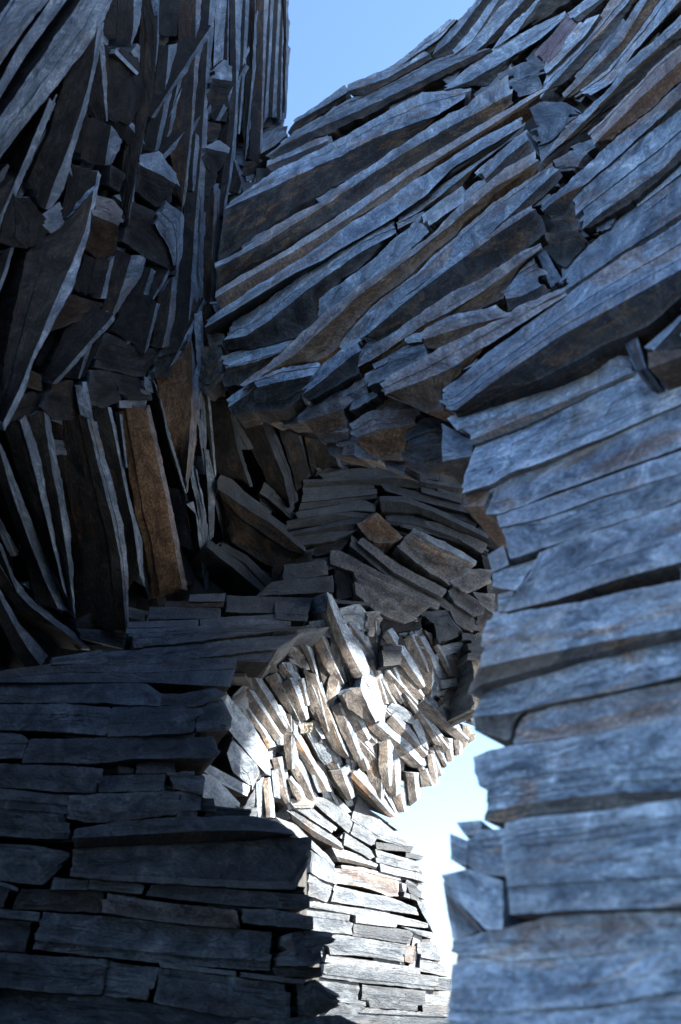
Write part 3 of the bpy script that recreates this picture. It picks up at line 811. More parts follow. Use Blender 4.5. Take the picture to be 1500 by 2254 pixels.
# ================================================================== the sweeping arch
build('''
eb 648,265 677,247 717,217 760,188 / 650,268 700,240 770,200 / 633,290 690,262 760,215
eb 770,184 800,173 861,147 921,102 / 765,200 800,190 850,172 905,140 945,118 / 775,205 800,208 850,185 950,128
eb 921,100 963,63 1001,35 / 885,140 968,84 1005,42 / 945,118 975,88 1012,45
eb 970,85 1015,40 1050,0 / 950,122 990,90 1020,55 1062,0 / 952,128 1000,115 1040,65 1085,0
eb 994,110 1030,75 1085,0 / 1000,120 1040,90 1098,0 / 1003,125 1055,85 1120,0
eb 1003,128 1060,62 1118,0 / 1012,140 1045,118 1100,60 1155,0 / 1040,118 1092,92 1130,60 1195,0 ; r=0.3
eb 1088,102 1125,58 1180,0 / 1105,95 1135,75 1190,0 / 1125,75 1180,48 1255,0 ; r=0.2
eb 1250,30 1290,0 / 1262,40 1320,0 / 1275,45 1330,0
eb 640,295 700,262 760,222 850,187 950,135 992,120 / 585,345 640,310 730,268 800,238 870,205 960,160 1080,105 / 600,350 690,305 800,258 860,225 940,185 1000,152 1085,110 ; r=0.4
e 584,267 605,260 630,270 / 580,333 613,310 638,290 ; v=0.5 g=1.6
eb 585,355 650,325 722,298 / 588,365 660,335 725,308 / 598,375 660,350 720,322 ; r=0.3
eb 515,440 600,380 700,330 760,300 860,240 930,205 1030,195 / 497,458 600,412 690,368 750,343 830,300 963,253 1028,212 / 482,578 593,495 683,437 750,400 850,350 937,295 960,268 1030,217 ; r=0.3
eb 978,190 1085,108 1150,75 1248,22 / 990,195 1030,180 1100,140 1190,85 1235,45 / 1035,190 1070,188 1125,135 1185,85 ; r=0.2
eb 477,580 550,537 643,477 717,440 750,410 860,335 963,270 1020,235 1118,165 / 477,590 593,527 703,460 783,407 817,383 907,327 983,283 1050,248 1128,205 / 478,635 540,590 620,545 700,500 783,445 883,380 967,337 1083,267 1132,222 ; r=0.5 b=1.35
eb 473,645 537,603 633,550 783,450 860,397 950,340 1110,245 1205,188 / 474,655 600,580 703,520 783,468 920,372 967,347 1105,260 1208,193 / 486,683 577,623 683,557 783,478 860,437 963,355 1120,257 1205,200 ; r=0.75 b=1.35
eb 452,708 550,640 640,585 707,540 783,487 860,437 963,367 1070,300 1150,258 / 450,722 537,670 650,600 703,575 850,490 940,427 1000,367 1060,330 1155,275 / 462,767 500,728 650,630 710,590 800,533 870,490 960,430 1010,395
eb 877,477 950,423 1083,333 1150,285 / 877,490 917,470 960,437 1060,355 1130,305 / 917,472 1010,415 1030,390 1100,325
e 875,490 935,465 / 877,502 925,478 ; v=0.9
eb 503,717 583,667 703,580 783,520 830,497 868,488 / 492,748 540,740 600,700 683,633 783,563 875,510 / 500,765 550,768 668,735 705,700 700,665 750,617 800,583 850,532 877,512 ; r=0.05 d=-0.02
ee 700,662 738,633 813,580 875,520 925,477 / 703,690 783,625 830,585 930,493 / 710,705 790,645 850,595 945,510 ; r=0.2 f=0.3
e 935,470 980,437 1015,413 / 940,500 975,475 1020,445 ; r=0.2 d=-0.02
e 1020,427 1050,400 1068,395 / 1022,440 1070,402 ; d=0.02
eb 1050,377 1110,325 1157,287 / 1065,397 1115,345 1165,305 / 1072,405 1110,378 1180,332 ; r=0.35 d=-0.02
eb 533,845 600,795 717,687 817,613 867,583 950,517 1017,450 1117,367 1180,333 / 540,850 600,812 650,780 733,703 783,657 870,590 983,503 1083,417 1187,352 / 595,815 700,795 745,765 750,740 817,667 875,625 1000,517 1033,480 1117,410 1180,375 ; r=0.85 d=-0.03 t=0.13 b=1.35
eb 750,740 800,690 850,643 920,600 983,537 1083,450 1150,405 1220,355 / 752,770 790,755 833,710 900,645 960,600 1010,570 1083,510 1167,430 1230,373 / 755,795 795,757 840,712 910,660 1000,590 1100,520 1180,445 1240,385 ; v=1 r=0.3 t=0.13
eb 668,850 720,795 750,770 790,745 / 668,868 720,830 770,785 795,770 / 680,880 740,850 790,820 785,800 ; v=0.75 r=0.3 d=-0.03 t=0.13
eb 790,745 900,650 1000,570 1083,510 1120,480 1172,453 / 800,745 917,645 1030,560 1100,510 1175,463 / 830,750 900,715 983,660 1083,600 1150,560 1200,508
eb 780,795 850,745 983,650 1067,610 1147,557 1187,537 / 783,810 853,770 933,715 990,687 1070,637 1187,550 / 785,815 850,785 940,730 990,692 1050,685 1105,655 1107,612 ; r=0.8 b=1.35
eb 927,733 983,697 1097,672 / 937,745 1043,713 1117,697 / 940,765 960,768 1030,735 1095,700 ; r=0.7 v=1.1 d=-0.02 t=0.13 b=1.35
eb 833,848 883,817 983,760 1083,707 1160,667 1240,635 / 850,868 933,837 1000,807 1063,765 1133,723 1245,650 / 865,868 890,885 940,908 978,900 972,865 1005,828 1060,775 1240,655 ; r=0.7 v=1.25 d=-0.05 t=0.13 b=1.35
e 1000,805 1063,770 / 1008,817 1040,803 ; d=-0.02
e 815,805 867,778 / 820,845 870,822 ; v=0.7 g=2 d=0.03
e 855,770 935,750 / 870,820 945,782 ; v=0.6 g=2 d=0.02
e 890,737 927,733 / 893,755 932,750 ; v=1.1 d=-0.02
eb 972,857 1010,835 1067,783 1200,687 1300,600 1460,500 1500,475 / 985,900 1000,905 1083,843 1197,763 1233,740 1397,650 1500,593 / 1010,912 1067,883 1217,820 1333,757 1430,715 1500,650 ; v=0.95 d=-0.06 g=0.8
eb 1233,598 1330,515 1395,450 1500,375 / 1243,640 1383,547 1500,470 / 1248,648 1385,555 1500,485 ; v=0.9
eb 1267,425 1313,387 1444,275 1500,240 / 1283,503 1310,480 1460,370 1500,325 / 1290,505 1320,485 1380,450 1500,355 ; d=-0.03
e 1397,448 1500,362 / 1400,457 1500,380
eb 1190,455 1260,395 1337,322 1500,185 / 1192,467 1240,430 1285,407 1360,345 1500,215 / 1200,470 1250,500 1270,425 1340,365 1500,240 ; r=0.4
b 1200,465 1265,430 / 1225,510 1275,505 ; d=0.02
eb 1300,290 1360,233 1444,145 1500,98 / 1308,318 1340,285 1410,215 1500,135 / 1335,310 1405,262 1500,175 ; r=1.05 v=1.15 d=-0.03 q=0.15 label=rust_stained_slate_block b=1.35
eb 1183,370 1248,280 1330,205 1383,140 1500,35 / 1195,355 1290,265 1345,205 1385,160 1500,60 / 1305,280 1345,240 1407,185 1500,100 ; d=-0.03
eb 1271,200 1337,150 1420,50 1455,0 / 1305,205 1350,180 1400,110 1490,10 / 1318,205 1360,185 1410,105 1500,12
e 1183,112 1220,72 1253,33 / 1205,140 1245,95 1276,48 ; q=0.85 d=-0.04 v=1.1 label=reddish_purple_slate_block
e 1197,137 1242,97 1275,50 / 1207,157 1290,77 1318,32 ; v=1.4 d=-0.03
eb 1205,150 1280,90 1325,30 1345,0 / 1190,215 1266,130 1330,65 1385,0 / 1220,200 1280,145 1340,80 1400,0 ; d=0.03
eb 1240,205 1300,140 1350,90 1410,0 / 1245,215 1310,150 1370,90 1425,0 / 1235,225 1272,200 1340,148 1430,30 1450,0 ; r=0.5 b=1.35
e 1112,155 1150,138 1192,137 / 1130,218 1165,205 1207,180 ; v=0.45 g=1.8
e 1155,252 1190,222 1245,220 1275,240 / 1175,300 1220,290 1262,262 / 1195,350 1215,325 1240,290 ; v=0.5 g=1.8 d=-0.02
e 1230,350 1275,330 1300,340 / 1235,375 1270,375 ; v=0.6 g=2
e 1265,320 1305,307 / 1285,340 1315,322 ; v=0.7 g=2
b 1195,515 1270,507 1290,530 / 1225,580 1245,585 1283,545 ; v=1
e 1185,560 1215,632 / 1203,555 1240,622 ; v=0.5
eb 1103,620 1130,590 1180,560 1190,565 / 1120,655 1150,652 1200,625 / 1122,685 1160,668 1215,640 ; v=0.85 g=1.6 d=-0.02
e 1305,475 1360,465 / 1310,510 1340,500 ; v=0.5 g=2
eb 483,787 560,765 660,737 / 497,812 560,797 617,777 / 492,850 530,845 600,795 ; r=0.3 t=0.13
eb 553,835 620,810 707,800 / 567,850 690,825 / 560,905 625,900 665,870 ; r=0.3 d=-0.03 g=1.4 t=0.13
eb 500,880 540,850 565,830 / 503,895 550,862 570,845 / 512,912 560,900 572,870 ; g=1.5 t=0.13
b 447,765 490,763 / 438,850 455,870 490,835 ; t=0.13
b 450,727 493,735 / 463,767 485,755 ; v=1.1
e 1368,727 1400,815 / 1398,722 1423,810 ; v=0.5 d=0.03
e 1420,765 1460,730 1500,695 / 1440,770 1500,705 ; v=0.9 d=0.02
b 1445,768 1500,712 / 1450,772 1500,760 ; d=0.05
b 1428,777 1500,768 / 1430,808 1500,783 ; r=0.9 v=1.2 d=0.02
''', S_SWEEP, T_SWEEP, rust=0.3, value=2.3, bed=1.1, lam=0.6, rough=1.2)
build('''
e 757,863 815,827 / 765,905 830,870 ; v=0.7 g=2
eb 667,907 720,865 760,848 775,848 / 672,925 760,900 / 690,953 770,940 ; r=0.6 g=1.6
eb 770,935 810,907 925,900 / 783,963 830,947 913,933 / 793,980 835,1010 890,1015 905,965 ; r=0.9 v=1.15 g=1.3
e 895,955 933,920 985,915 / 885,985 940,980 995,970 / 890,1010 910,1035 945,1040 985,1020 ; r=0.35 v=0.6 g=1.6 d=-0.03
eb 978,1000 1030,990 / 978,1015 1025,1005 / 975,1045 1022,1050 ; r=0.7 v=0.9 g=1.5
e 747,962 795,960 / 750,1000 800,1000 ; r=0.6 d=0.1
e 783,980 835,1005 / 785,1003 830,1015 ; d=0.05
b 815,880 925,865 / 815,905 930,900 ; d=0.1
eb 560,880 640,870 / 565,900 650,890 / 580,925 640,915 ; d=0.06 g=1.5
e 600,905 700,890 / 615,935 700,925 ; d=0.1 g=1.7 v=0.7
eb 690,940 760,930 / 695,955 765,948 / 710,975 765,965 ; d=0.05 g=1.6 r=0.5
e 720,965 800,985 / 735,1000 800,1010 ; d=0.12 g=1.6 v=0.6
e 830,1000 900,1030 / 850,1030 900,1045 ; d=0.06 g=1.6 v=0.7 r=0.5
e 500,850 560,840 / 515,890 565,880 ; d=0.08 g=1.6 v=0.6
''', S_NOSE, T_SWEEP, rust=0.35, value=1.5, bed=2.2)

# ================================================================== right wall
build('''
eb 990,919 1082,882 1177,834 1335,761 1365,761 1398,805 / 1037,968 1133,926 1254,878 1397,818 / 1042,978 1150,938 1290,873 1398,825 ; r=0.3
e 987,940 1037,970 / 995,1010 1030,1003 ; v=0.6 g=1.8 d=0.04
e 1053,981 1133,948 1254,893 1401,820 1500,783 / 1017,1085 1085,1063 1122,1040 1188,1018 1280,981 1346,955 1500,886 ; d=-0.02
b 1020,1092 1085,1073 / 1022,1115 1067,1112 ; r=1 v=1.4 d=0.02
e 1090,1066 1122,1046 1190,1022 1346,964 1500,894 / 1065,1130 1100,1128 1160,1108 1218,1084 1350,1035 1500,983 ; r=0.25
e 1097,1138 1159,1113 1225,1089 1500,994 / 1103,1160 1190,1140 1330,1090 1500,1040 ; v=0.95
e 1103,1163 1190,1143 1330,1093 1500,1043 / 1120,1231 1177,1213 1273,1178 1320,1162 1456,1119 1500,1100 ; v=0.9
e 1185,1219 1273,1182 1328,1165 1463,1120 1500,1106 / 1115,1345 1225,1318 1353,1277 1463,1245 1500,1235 ; r=0.2
e 1085,1265 1183,1232 / 1085,1290 1140,1300 ; d=0.04
e 1100,1310 1130,1300 / 1098,1345 1125,1345 ; d=0.03
e 1072,1225 1105,1205 / 1080,1260 1115,1245 ; d=0.05 v=0.8
eb 1080,1365 1155,1345 1280,1327 1390,1300 1500,1279 / 1053,1470 1133,1452 1225,1433 1346,1408 1500,1382 / 1030,1525 1060,1505 1150,1480 1265,1447 1380,1420 1500,1392 ; d=-0.02 f=0.35
e 1085,1350 1160,1325 / 1080,1362 1150,1345 ; d=0.06
eb 1060,1508 1133,1490 1270,1445 1390,1422 1500,1397 / 1040,1578 1133,1568 1218,1547 1353,1521 1500,1488 / 1045,1607 1120,1630 1140,1572 1220,1550 1355,1525 1500,1492 ; f=0.35
e 1137,1580 1221,1551 1306,1536 1400,1520 1500,1496 / 1130,1638 1262,1620 1383,1598 1500,1573 ; r=0.55 d=0.01
eb 1050,1665 1082,1652 1133,1643 1262,1623 1383,1602 1500,1577 / 1072,1785 1225,1760 1346,1745 1500,1740 / 1065,1805 1108,1810 1170,1795 1317,1781 1500,1756 ; r=0.2 f=0.35
e 1005,1812 1060,1806 / 1027,1842 1060,1830 ; v=0.8 d=0.02 g=0.45 l=6
e 990,1835 1025,1850 / 992,1890 1025,1905 ; v=0.8 d=0.01 g=0.45 l=6
e 1025,1855 1060,1828 1115,1825 / 1030,1900 1050,1925 1110,1927 ; r=0.35 v=0.8 g=0.45 l=6
e 975,1927 1030,1915 1105,1940 / 1000,1975 1070,2045 1105,2045 ; d=-0.01 v=0.9 g=0.45 l=6
e 977,1945 1005,1985 1060,2048 / 1000,2066 1005,2067 1050,2052 ; d=0.03 g=0.45 l=6
e 1111,1814 1148,1804 1317,1788 1500,1760 / 1117,2012 1262,2003 1500,1993 ; d=-0.03
e 1003,2070 1071,2052 1133,2041 1214,2019 1353,2012 1500,2003 / 1000,2120 1150,2112 1300,2105 1500,2080 ; r=0.35
e 1000,2123 1150,2115 1300,2108 1500,2083 / 990,2245 1100,2250 1300,2240 1500,2200 ; r=0.3
e 985,2253 1500,2205 / 985,2330 1500,2330
e 985,2335 1250,2335 / 985,2440 1250,2440
e 1260,2335 1600,2330 / 1260,2440 1600,2430
''', S_RIGHT, T_RIGHT, rust=0.2, value=2.75, rough=0.7, lam=3.0)  # value raised to put open-sky light into the stone colour

# ================================================================== pier: fanned slates
build('''
ee 546,1495 545,1530 588,1590 613,1640 / 549,1492 575,1540 610,1600 620,1640 / 552,1490 600,1560 622,1620 623,1640 ; v=1.1 f=0.2
be 538,1568 575,1615 590,1648 / 545,1555 583,1610 600,1648 / 552,1550 585,1598 608,1645 ; r=0.6
be 582,1535 620,1590 640,1625 660,1660 690,1710 705,1745 / 613,1550 642,1602 665,1640 700,1700 725,1740 / 622,1552 660,1615 690,1670 718,1710 730,1740 ; r=0.7 v=1.3
be 622,1660 650,1710 685,1765 / 630,1650 665,1690 695,1760 / 640,1640 670,1680 693,1745 ; v=1.1
be 585,1492 620,1545 655,1588 / 615,1480 630,1520 660,1585 / 620,1478 645,1530 665,1582
be 615,1465 640,1530 660,1570 / 635,1460 650,1510 675,1565 / 640,1455 655,1500 678,1560
be 655,1497 672,1555 / 665,1492 680,1553 / 670,1492 684,1552
be 670,1470 685,1560 735,1650 762,1670 / 700,1490 735,1570 757,1640 770,1668 / 708,1510 745,1580 765,1640 771,1668 ; r=0.15 v=1.2
be 650,1395 675,1445 695,1490 / 665,1388 685,1440 700,1490 / 672,1390 690,1440 703,1500
be 698,1440 712,1500 730,1560 750,1605 / 715,1430 730,1490 748,1560 764,1600 / 722,1425 740,1490 754,1570 767,1600
be 728,1400 735,1470 745,1500 / 735,1395 755,1470 765,1500 / 748,1400 765,1460 770,1500
be 718,1345 740,1410 780,1490 800,1500 / 720,1297 735,1340 765,1410 800,1480 820,1520 / 727,1305 760,1370 800,1440 830,1520 ; d=-0.06 v=1.1
be 755,1530 770,1560 820,1592 / 800,1500 810,1530 830,1590 / 805,1450 830,1500 847,1565 845,1588 ; d=-0.06 v=1.1
e 775,1395 790,1425 805,1460 / 800,1390 810,1430 817,1465 ; v=0.9
e 805,1400 840,1435 / 815,1460 838,1465 ; v=0.9
be 820,1470 845,1550 / 833,1472 853,1550 / 837,1475 857,1550
be 830,1470 855,1515 885,1550 / 845,1465 870,1500 890,1545 / 855,1468 885,1510 895,1545
be 860,1470 890,1510 910,1540 / 885,1465 920,1510 946,1543 / 893,1468 928,1510 950,1540 ; r=0.5 v=1.2
be 902,1457 920,1500 940,1525 / 930,1452 955,1490 972,1523 / 935,1445 960,1480 976,1520
be 890,1400 930,1440 960,1490 / 930,1400 950,1440 968,1495 / 935,1400 955,1440 975,1490
be 935,1385 965,1440 990,1490 / 947,1395 978,1440 998,1490 / 951,1395 982,1440 1001,1490
e 967,1425 1043,1405 / 980,1440 1050,1425 ; v=0.8
b 985,1445 1015,1510 / 1003,1443 1030,1500
b 1007,1437 1030,1490 / 1025,1433 1043,1480
b 1030,1450 1045,1480 / 1045,1445 1052,1465
e 960,1527 1010,1510 / 967,1533 1010,1520 ; r=1.1
e 970,1500 1005,1493 / 975,1515 1008,1508 ; v=0.8
be 910,1545 950,1590 975,1605 / 950,1548 990,1590 1010,1603 / 965,1550 1000,1570 1018,1593 ; r=0.5 v=1.2
b 970,1537 1000,1545 1025,1590 / 985,1560 1010,1580 1020,1590 ; v=1.1
e 990,1553 1023,1587 / 995,1550 1025,1582 ; d=-0.03
e 1030,1550 1040,1590 / 1040,1560 1045,1600
be 890,1530 930,1590 960,1640 / 895,1530 940,1585 975,1640 / 910,1545 945,1575 970,1620 983,1665 ; v=1.1
e 850,1560 880,1580 910,1595 / 870,1548 905,1570 925,1610
be 825,1610 870,1655 910,1690 / 850,1605 900,1650 935,1688 / 855,1598 910,1630 935,1665 945,1685 ; r=0.3 v=1.3 d=-0.02
e 905,1585 930,1640 / 925,1580 943,1650
be 955,1640 980,1690 / 965,1640 986,1686 / 969,1640 989,1685 ; r=0.5 v=1.4
be 945,1645 965,1710 / 953,1645 975,1708 / 957,1645 979,1708 ; r=0.4 v=1.4
be 975,1620 988,1678 / 990,1625 998,1676 / 995,1625 1000,1675 ; v=1.3
be 998,1615 1005,1665 / 1016,1615 1015,1661 / 1020,1615 1017,1660 ; r=0.4 v=1.4
b 1020,1595 1022,1650 / 1040,1600 1030,1640 ; v=1.3
b 1035,1615 1035,1635 / 1047,1615 1045,1630 ; v=1.3
be 925,1700 930,1735 / 940,1692 959,1731 / 945,1690 963,1730 ; v=1.3
be 895,1700 905,1775 / 915,1702 922,1762 / 920,1700 926,1760 ; v=1.3
be 850,1715 880,1790 / 884,1722 894,1787 / 890,1720 898,1785 ; v=1.3
be 943,1660 950,1730 / 952,1660 965,1726 / 955,1660 968,1725 ; v=1.3
be 773,1710 820,1760 860,1800 / 780,1700 830,1755 872,1800 / 790,1690 840,1745 878,1797 ; r=0.3
be 775,1655 810,1700 865,1780 / 797,1652 826,1700 871,1790 / 802,1650 832,1700 876,1790 ; v=1.2
b 797,1635 815,1675 / 815,1610 865,1670 ; v=1.2
b 825,1680 893,1672 / 835,1700 890,1700 ; r=0.3 d=0.05
b 745,1510 785,1505 / 750,1535 770,1525
be 745,1530 755,1585 / 758,1535 782,1590 / 763,1535 788,1590
e 783,1590 785,1615 / 805,1585 803,1625
be 722,1615 740,1650 760,1668 / 737,1602 755,1640 765,1666 / 740,1600 758,1640 768,1665
e 677,1615 705,1670 720,1685 / 690,1605 725,1650 732,1680
e 690,1590 710,1625 / 700,1585 715,1625
b 657,1595 690,1592 / 665,1615 690,1612 ; g=2
be 730,1700 740,1720 770,1765 / 755,1690 768,1730 776,1760 / 765,1680 775,1720 780,1755
be 600,1670 615,1740 630,1770 / 615,1670 628,1720 638,1765 / 625,1665 637,1730 640,1765
be 580,1715 588,1800 / 594,1712 599,1800 / 598,1710 605,1800 ; r=0.3 v=1.3
e 565,1720 568,1798 / 580,1710 585,1800
e 600,1700 605,1755 / 612,1695 617,1760 ; v=0.9
be 635,1715 645,1745 658,1762 / 638,1712 660,1740 670,1760 / 640,1708 665,1738 673,1758
e 688,1707 703,1745 / 692,1705 708,1745
b 640,1760 690,1755 / 650,1778 690,1778 ; g=2
e 755,1340 790,1330 835,1380 / 760,1375 790,1385 835,1396 ; v=0.8
e 677,1370 720,1365 / 680,1385 735,1405 ; r=0.3 v=0.8
b 615,1412 655,1398 / 650,1465 690,1475 ; v=1.6 g=1.6
b 513,1452 610,1440 627,1430 / 560,1475 590,1470 620,1448 ; r=0.4 v=1.5 d=-0.06
b 535,1465 580,1485 / 555,1500 578,1498 ; r=0.3 g=2
b 800,1350 835,1345 / 805,1400 840,1395 ; g=1.6 v=1.5
b 630,1470 700,1460 / 640,1500 720,1530 ; v=1.4 d=0.06
b 790,1560 850,1600 / 800,1620 860,1610 ; d=0.08
b 855,1550 900,1580 / 860,1600 900,1640 ; d=0.08
b 690,1690 720,1720 / 720,1660 760,1710 ; d=0.07 v=1.3
''', S_SLAT, T_PIER, rust=0.0, value=1.9, bed=3.1, fold=0.38, fold2=1.2, shift=0.2, rs=0.45)  # broad-face value raised: bounce light put into the colour

# ================================================================== pier: level sunlit courses
build('''
eb 628,1772 700,1815 760,1863 / 632,1785 690,1828 755,1868 / 640,1800 690,1842 750,1872 ; v=1.1
e 612,1802 650,1815 715,1880 / 625,1815 680,1860 712,1890
e 640,1775 675,1770 740,1822 / 660,1785 735,1835
e 690,1757 725,1757 775,1802 / 700,1775 770,1835
e 740,1752 775,1790 / 727,1755 760,1795 ; d=0.03
e 680,1860 715,1880 743,1912 / 678,1915 700,1930 738,1945
eb 732,1865 790,1882 833,1905 / 740,1885 800,1900 830,1910 / 745,1895 800,1905 828,1913
e 760,1835 815,1870 825,1890 / 758,1860 800,1880 820,1893
e 775,1810 827,1845 / 772,1835 822,1862
e 780,1787 835,1805 897,1855 / 775,1805 830,1845 885,1862
e 790,1755 815,1785 868,1820 / 782,1785 840,1803 875,1825 ; d=0.05
e 827,1855 910,1865 / 830,1868 905,1875 ; v=0.35
e 895,1876 933,1886 / 895,1886 925,1893 ; v=0.35
e 825,1870 880,1887 927,1900 / 833,1898 880,1910 925,1918
e 835,1902 912,1922 / 838,1918 913,1935
e 915,1921 933,1930 / 915,1935 933,1942 ; v=0.7
e 743,1905 800,1912 883,1932 / 742,1943 800,1951 860,1973 885,1972 ; r=0.65 v=1.2
e 887,1945 900,1950 / 887,1972 898,1975
e 903,1942 923,1952 / 906,1978 920,1985 ; v=0.4 g=1.5
e 680,1925 735,1948 / 675,1970 720,1985 ; v=0.9
e 737,1950 790,1963 860,1977 915,1999 / 727,1983 790,1993 850,2004 925,2014
e 680,1986 757,1996 850,2010 945,2035 / 680,1997 757,2008 850,2032 945,2042
e 676,2000 778,2015 / 690,2048 778,2057
e 782,2017 877,2032 / 782,2030 875,2041
e 782,2034 913,2051 / 782,2060 910,2078 ; v=0.6
e 880,2040 950,2054 / 915,2055 953,2066
e 718,2057 800,2065 890,2081 / 722,2099 800,2104 893,2117
e 893,2083 893,2122 / 920,2085 908,2127 ; r=0.75
e 923,2077 957,2075 972,2112 / 923,2105 970,2115
e 927,2110 993,2133 / 927,2138 993,2150
e 720,2103 923,2132 / 715,2118 923,2143 ; g=1.4
e 707,2125 735,2122 957,2150 / 705,2150 800,2163 957,2177 ; v=0.7 g=1.4
e 960,2153 995,2158 / 960,2178 993,2182 ; v=0.6
e 705,2155 800,2168 / 720,2200 800,2214 ; v=0.7
e 803,2170 930,2183 / 803,2217 930,2226 ; v=0.6
e 933,2190 987,2193 / 933,2210 987,2210
e 735,2206 800,2217 / 745,2260 800,2260 ; v=0.7
e 803,2221 975,2233 / 803,2265 975,2265 ; v=0.6 r=0.3
e 933,2213 985,2213 / 935,2230 985,2232 ; v=0.5
e 920,1985 945,2035 / 932,1985 955,2060 ; g=1.5
e 700,2265 860,2270 / 700,2330 860,2330
e 865,2268 1010,2270 / 865,2330 1015,2330
e 690,2335 1020,2335 / 690,2400 1030,2400
''', S_PIER, T_PIER, rust=0.05, value=1.1)

# ================================================================== dim back wall of the recess
build('''
be 465,875 478,1040 530,1060 / 500,880 525,995 550,1070 / 505,900 532,990 555,1070
be 515,900 560,1000 600,1085 630,1110 / 567,910 600,990 625,1050 640,1120 / 585,905 620,985 645,1055 660,1100 ; v=0.9
b 600,905 640,1020 655,1080 / 640,900 680,1040
be 668,940 690,1045 / 722,950 746,1025 / 735,955 753,1030
eb 487,1045 510,1055 610,1150 675,1208 / 478,1075 530,1110 600,1155 672,1215 / 485,1110 510,1190 600,1250 650,1235 ; r=0.45 d=-0.06
e 540,1085 590,1130 633,1160 / 545,1095 600,1150 630,1166
e 460,1190 520,1225 590,1300 / 457,1203 500,1238 560,1287 585,1306 ; d=-0.06
eb 487,1195 540,1220 597,1275 / 485,1207 540,1240 592,1297 / 487,1212 540,1250 590,1303 ; d=-0.05
b 600,1240 690,1215 / 595,1290 690,1260 ; d=0.02
e 770,1015 895,1025 / 770,1021 895,1029
e 700,1045 780,1032 883,1030 970,1048 / 715,1053 800,1047 900,1050 968,1056
eb 667,1057 760,1052 865,1046 1015,1068 / 667,1063 800,1055 870,1050 1010,1075 / 667,1075 800,1065 870,1068 1013,1085
e 665,1075 825,1064 / 668,1088 828,1074
e 665,1090 828,1077 / 662,1105 830,1086
e 662,1107 830,1088 / 657,1122 832,1095
e 650,1130 800,1100 828,1113 / 655,1140 780,1122 828,1125
eb 633,1148 735,1120 813,1133 / 633,1153 740,1132 805,1141 / 633,1165 740,1150 800,1147
eb 637,1172 790,1140 833,1128 / 637,1178 790,1150 830,1133 / 640,1190 790,1162 830,1140
e 640,1184 790,1165 / 645,1202 735,1190
e 835,1063 930,1085 1030,1115 / 850,1080 940,1105 1030,1128
e 927,1073 1017,1097 / 930,1083 1017,1106
e 900,1067 957,1067 / 920,1078 957,1077
e 960,1072 1015,1087 / 965,1082 1015,1096
eb 835,1093 890,1093 960,1120 1080,1178 / 835,1103 890,1105 950,1125 1075,1185 / 840,1125 920,1128 970,1148 1075,1192 ; d=-0.04
eb 847,1137 885,1130 930,1143 1075,1210 / 850,1145 920,1155 1020,1188 1075,1215 / 850,1152 920,1165 1020,1198 1075,1222
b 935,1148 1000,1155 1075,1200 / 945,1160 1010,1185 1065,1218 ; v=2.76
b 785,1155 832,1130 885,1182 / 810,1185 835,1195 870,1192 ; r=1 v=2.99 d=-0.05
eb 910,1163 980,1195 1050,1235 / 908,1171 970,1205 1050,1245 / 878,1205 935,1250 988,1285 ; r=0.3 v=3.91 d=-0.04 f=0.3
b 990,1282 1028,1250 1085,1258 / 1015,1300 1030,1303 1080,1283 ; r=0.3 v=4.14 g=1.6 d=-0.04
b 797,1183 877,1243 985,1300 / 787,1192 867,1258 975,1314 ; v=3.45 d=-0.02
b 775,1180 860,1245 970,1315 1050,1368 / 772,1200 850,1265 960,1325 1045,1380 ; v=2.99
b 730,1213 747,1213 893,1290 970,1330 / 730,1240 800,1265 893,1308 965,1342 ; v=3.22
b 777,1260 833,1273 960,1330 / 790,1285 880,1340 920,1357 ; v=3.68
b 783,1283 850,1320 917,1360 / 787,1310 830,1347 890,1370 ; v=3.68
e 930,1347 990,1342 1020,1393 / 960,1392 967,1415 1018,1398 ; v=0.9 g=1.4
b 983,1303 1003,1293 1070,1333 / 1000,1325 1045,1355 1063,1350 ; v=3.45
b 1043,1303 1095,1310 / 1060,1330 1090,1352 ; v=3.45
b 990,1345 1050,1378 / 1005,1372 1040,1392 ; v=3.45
b 837,1365 930,1362 / 840,1395 930,1382 ; d=0.03
b 840,1395 890,1400 / 840,1420 893,1418 ; d=0.05
e 840,1422 893,1424 / 845,1465 890,1462 ; v=0.8
e 735,1320 817,1328 / 735,1326 815,1333 ; d=-0.03
b 690,1195 775,1185 / 690,1225 745,1215 ; d=0.03
b 735,1250 780,1260 / 740,1320 785,1310 ; d=0.03
b 1020,1118 1120,1140 / 1040,1140 1120,1170
b 1050,1160 1125,1185 / 1060,1195 1125,1225
b 1062,1222 1125,1240 / 1070,1255 1125,1285
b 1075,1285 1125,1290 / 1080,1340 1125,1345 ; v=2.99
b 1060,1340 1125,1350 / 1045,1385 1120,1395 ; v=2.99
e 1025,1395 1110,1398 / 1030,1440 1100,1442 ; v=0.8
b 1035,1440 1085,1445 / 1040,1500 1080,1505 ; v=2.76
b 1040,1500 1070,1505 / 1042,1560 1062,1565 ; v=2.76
''', S_CAVE, T_CAVE, rust=0.08, value=0.27, bed=0.5)  # values lowered to put the recess shade into the stone colour

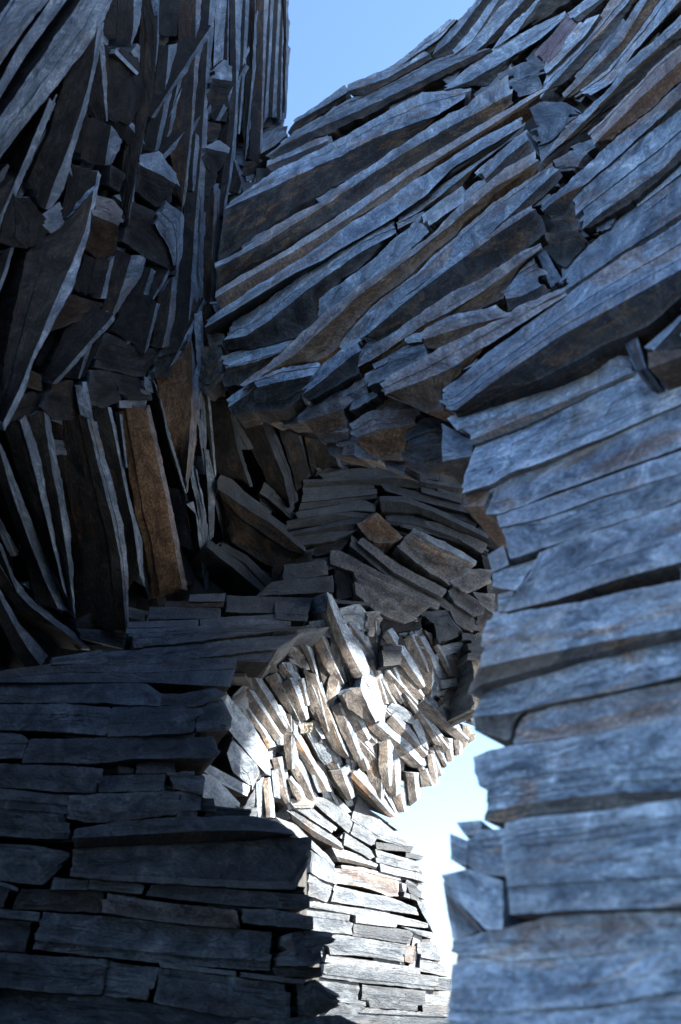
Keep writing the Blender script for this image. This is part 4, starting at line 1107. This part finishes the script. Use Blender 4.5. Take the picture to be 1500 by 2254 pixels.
# the walls run on past the edges of the frame
def run_on():
    rnd = random.Random(5)
    y = 1500
    while y < 2300:
        h = rnd.uniform(45, 100)
        x = -rnd.uniform(60, 110)
        while x > -420:
            l = rnd.uniform(110, 260)
            slab(S_LEFT, 'e', [np.array([[x - l, y + 4], [x - l * .5, y + 2], [x - 4, y + 3.0]]), np.array([[x - l, y + h - 3], [x - l * .5, y + h - 2], [x - 4, y + h - 4.0]])], T_LEFT, rust=0.12, value=0.48, lam=2.2, rough=0.8)
            x -= l
        y += h
    for k in range(9):
        x = -95 - k * 42
        for (y0, y1) in ((-150, 430), (440, 900), (910, 1480)):
            slab(S_UPPER, 'be', [np.array([[x - 46, y0], [x - 50, y1]]), np.array([[x - 14, y0 + 10], [x - 18, y1 - 8.0]]), np.array([[x, y0], [x - 4, y1]])], T_UPPER, rust=0.1, bed=0.36)
    y = 830
    while y < 2330:
        h = rnd.uniform(70, 130)
        s_ = -0.25 * (2300 - y) / 1500
        slab(S_RIGHT, 'e', [np.array([[1578, y + 3], [1840, y + 3 + s_ * 260]]), np.array([[1578, y + h - 3], [1840, y + h - 3 + s_ * 260]])], T_RIGHT, rust=0.2, value=2.2, lam=3, rough=0.7)
        y += h
    for k in range(13):
        y = -30 + k * 58
        slab(S_SWEEP, 'eb', [np.array([[1560, y], [1800, y - 170.0]]), np.array([[1560, y + 34], [1800, y - 132.0]]), np.array([[1560, y + 56], [1800, y - 112.0]])], T_SWEEP, rust=0.3, value=2.0, bed=1.0)
run_on()
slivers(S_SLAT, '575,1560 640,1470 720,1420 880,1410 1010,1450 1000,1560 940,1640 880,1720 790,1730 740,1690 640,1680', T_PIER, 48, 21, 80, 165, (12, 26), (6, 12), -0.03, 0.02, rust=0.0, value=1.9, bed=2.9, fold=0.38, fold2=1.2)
slivers(S_UPPER, '110,250 290,120 500,20 590,60 560,320 450,480 430,800 300,780 60,780 60,500', T_UPPER, 20, 22, 120, 260, (26, 48), (5, 10), -0.02, 0.05, rust=0.1, value=1.0, bed=0.4)
chips(S_LEFT, '0,1480 480,1450 600,1380 600,1450 450,1540 460,1640 400,1700 620,1840 640,2050 690,2254 0,2254', T_LEFT, 45, 11, lo=0.03, hi=0.07, value=0.3)
chips(S_UPPER, '0,200 250,0 600,0 600,250 540,330 460,480 440,700 430,900 430,1250 280,1380 60,1450 0,1440', T_UPPER, 90, 12, value=0.8, bed=0.3)
chips(S_SWEEP, '620,310 760,230 980,110 1080,20 1440,20 1460,600 1180,740 900,840 700,780 520,830 490,600', T_SWEEP, 90, 13, value=1.3, bed=0.8)
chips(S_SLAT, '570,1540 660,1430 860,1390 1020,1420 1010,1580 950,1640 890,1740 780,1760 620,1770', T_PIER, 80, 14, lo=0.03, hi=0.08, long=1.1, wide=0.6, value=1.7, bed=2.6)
chips(S_PIER, '640,1800 780,1790 860,1850 890,1950 920,2080 950,2200 700,2240 690,1900', T_PIER, 24, 15, lo=0.03, hi=0.05, value=1.4)
chips(S_CAVE, '470,900 660,900 780,1000 1000,1060 1070,1200 1050,1380 860,1390 720,1350 500,1290', T_CAVE, 70, 16, lo=0.03, hi=0.1, value=0.3, bed=0.5)
chips(S_RIGHT, '1080,980 1450,800 1460,2230 1060,2230 1140,1830 1150,1600 1160,1400', T_RIGHT, 30, 17, lo=0.04, hi=0.08, value=1.5)

# ================================================================== dry grass roots in the joints
def tuft(px, py, surf, label, n=26, size=0.05):
    rnd = random.Random(int(px * 7 + py))
    base = surf.world(px, py, -0.07)[0]
    verts, faces, uvs = [], [], []
    for i in range(n):
        a = rnd.uniform(0, 6.28); l = size * rnd.uniform(0.5, 1.2)
        d = np.array([math.cos(a) * 0.8 + 0.25, -0.5 + 0.3 * rnd.random(), math.sin(a) * 0.7 - 0.35]); d /= np.linalg.norm(d)
        s = np.cross(d, [0, 1, 0.2]); s /= max(np.linalg.norm(s), 1e-6)
        p0 = base + np.array([rnd.uniform(-.02, .02), 0, rnd.uniform(-.012, .012)])
        p1 = p0 + d * l * 0.55 + np.array([0, 0, 0.1 * l]); p2 = p0 + d * l + np.array([rnd.uniform(-.01, .01), 0, -0.25 * l])
        wv = 0.0011
        k = len(verts)
        verts += [tuple(p0 - s * wv), tuple(p0 + s * wv), tuple(p1 - s * wv), tuple(p1 + s * wv), tuple(p2)]
        uvs += [(0, 0)] * 5
        faces += [(k, k + 1, k + 3, k + 2), (k + 2, k + 3, k + 4)]
    o = add_mesh('dry_grass_tuft', verts, faces, (M_GRASS,), [0] * len(faces), uvs, None, None, (1, 0, 0, 1), smooth=False)
    o['label'] = label; o['category'] = 'dry grass'; o['group'] = 'dry grass tufts in the joints'
tuft(682, 1600, S_SLAT, 'pale dry grass tuft in a joint among the sunlit fanned slates', 30, 0.045)
tuft(1066, 1392, S_CAVE, 'small dry grass tuft on the ragged edge beside the blurred right wall', 24, 0.05)
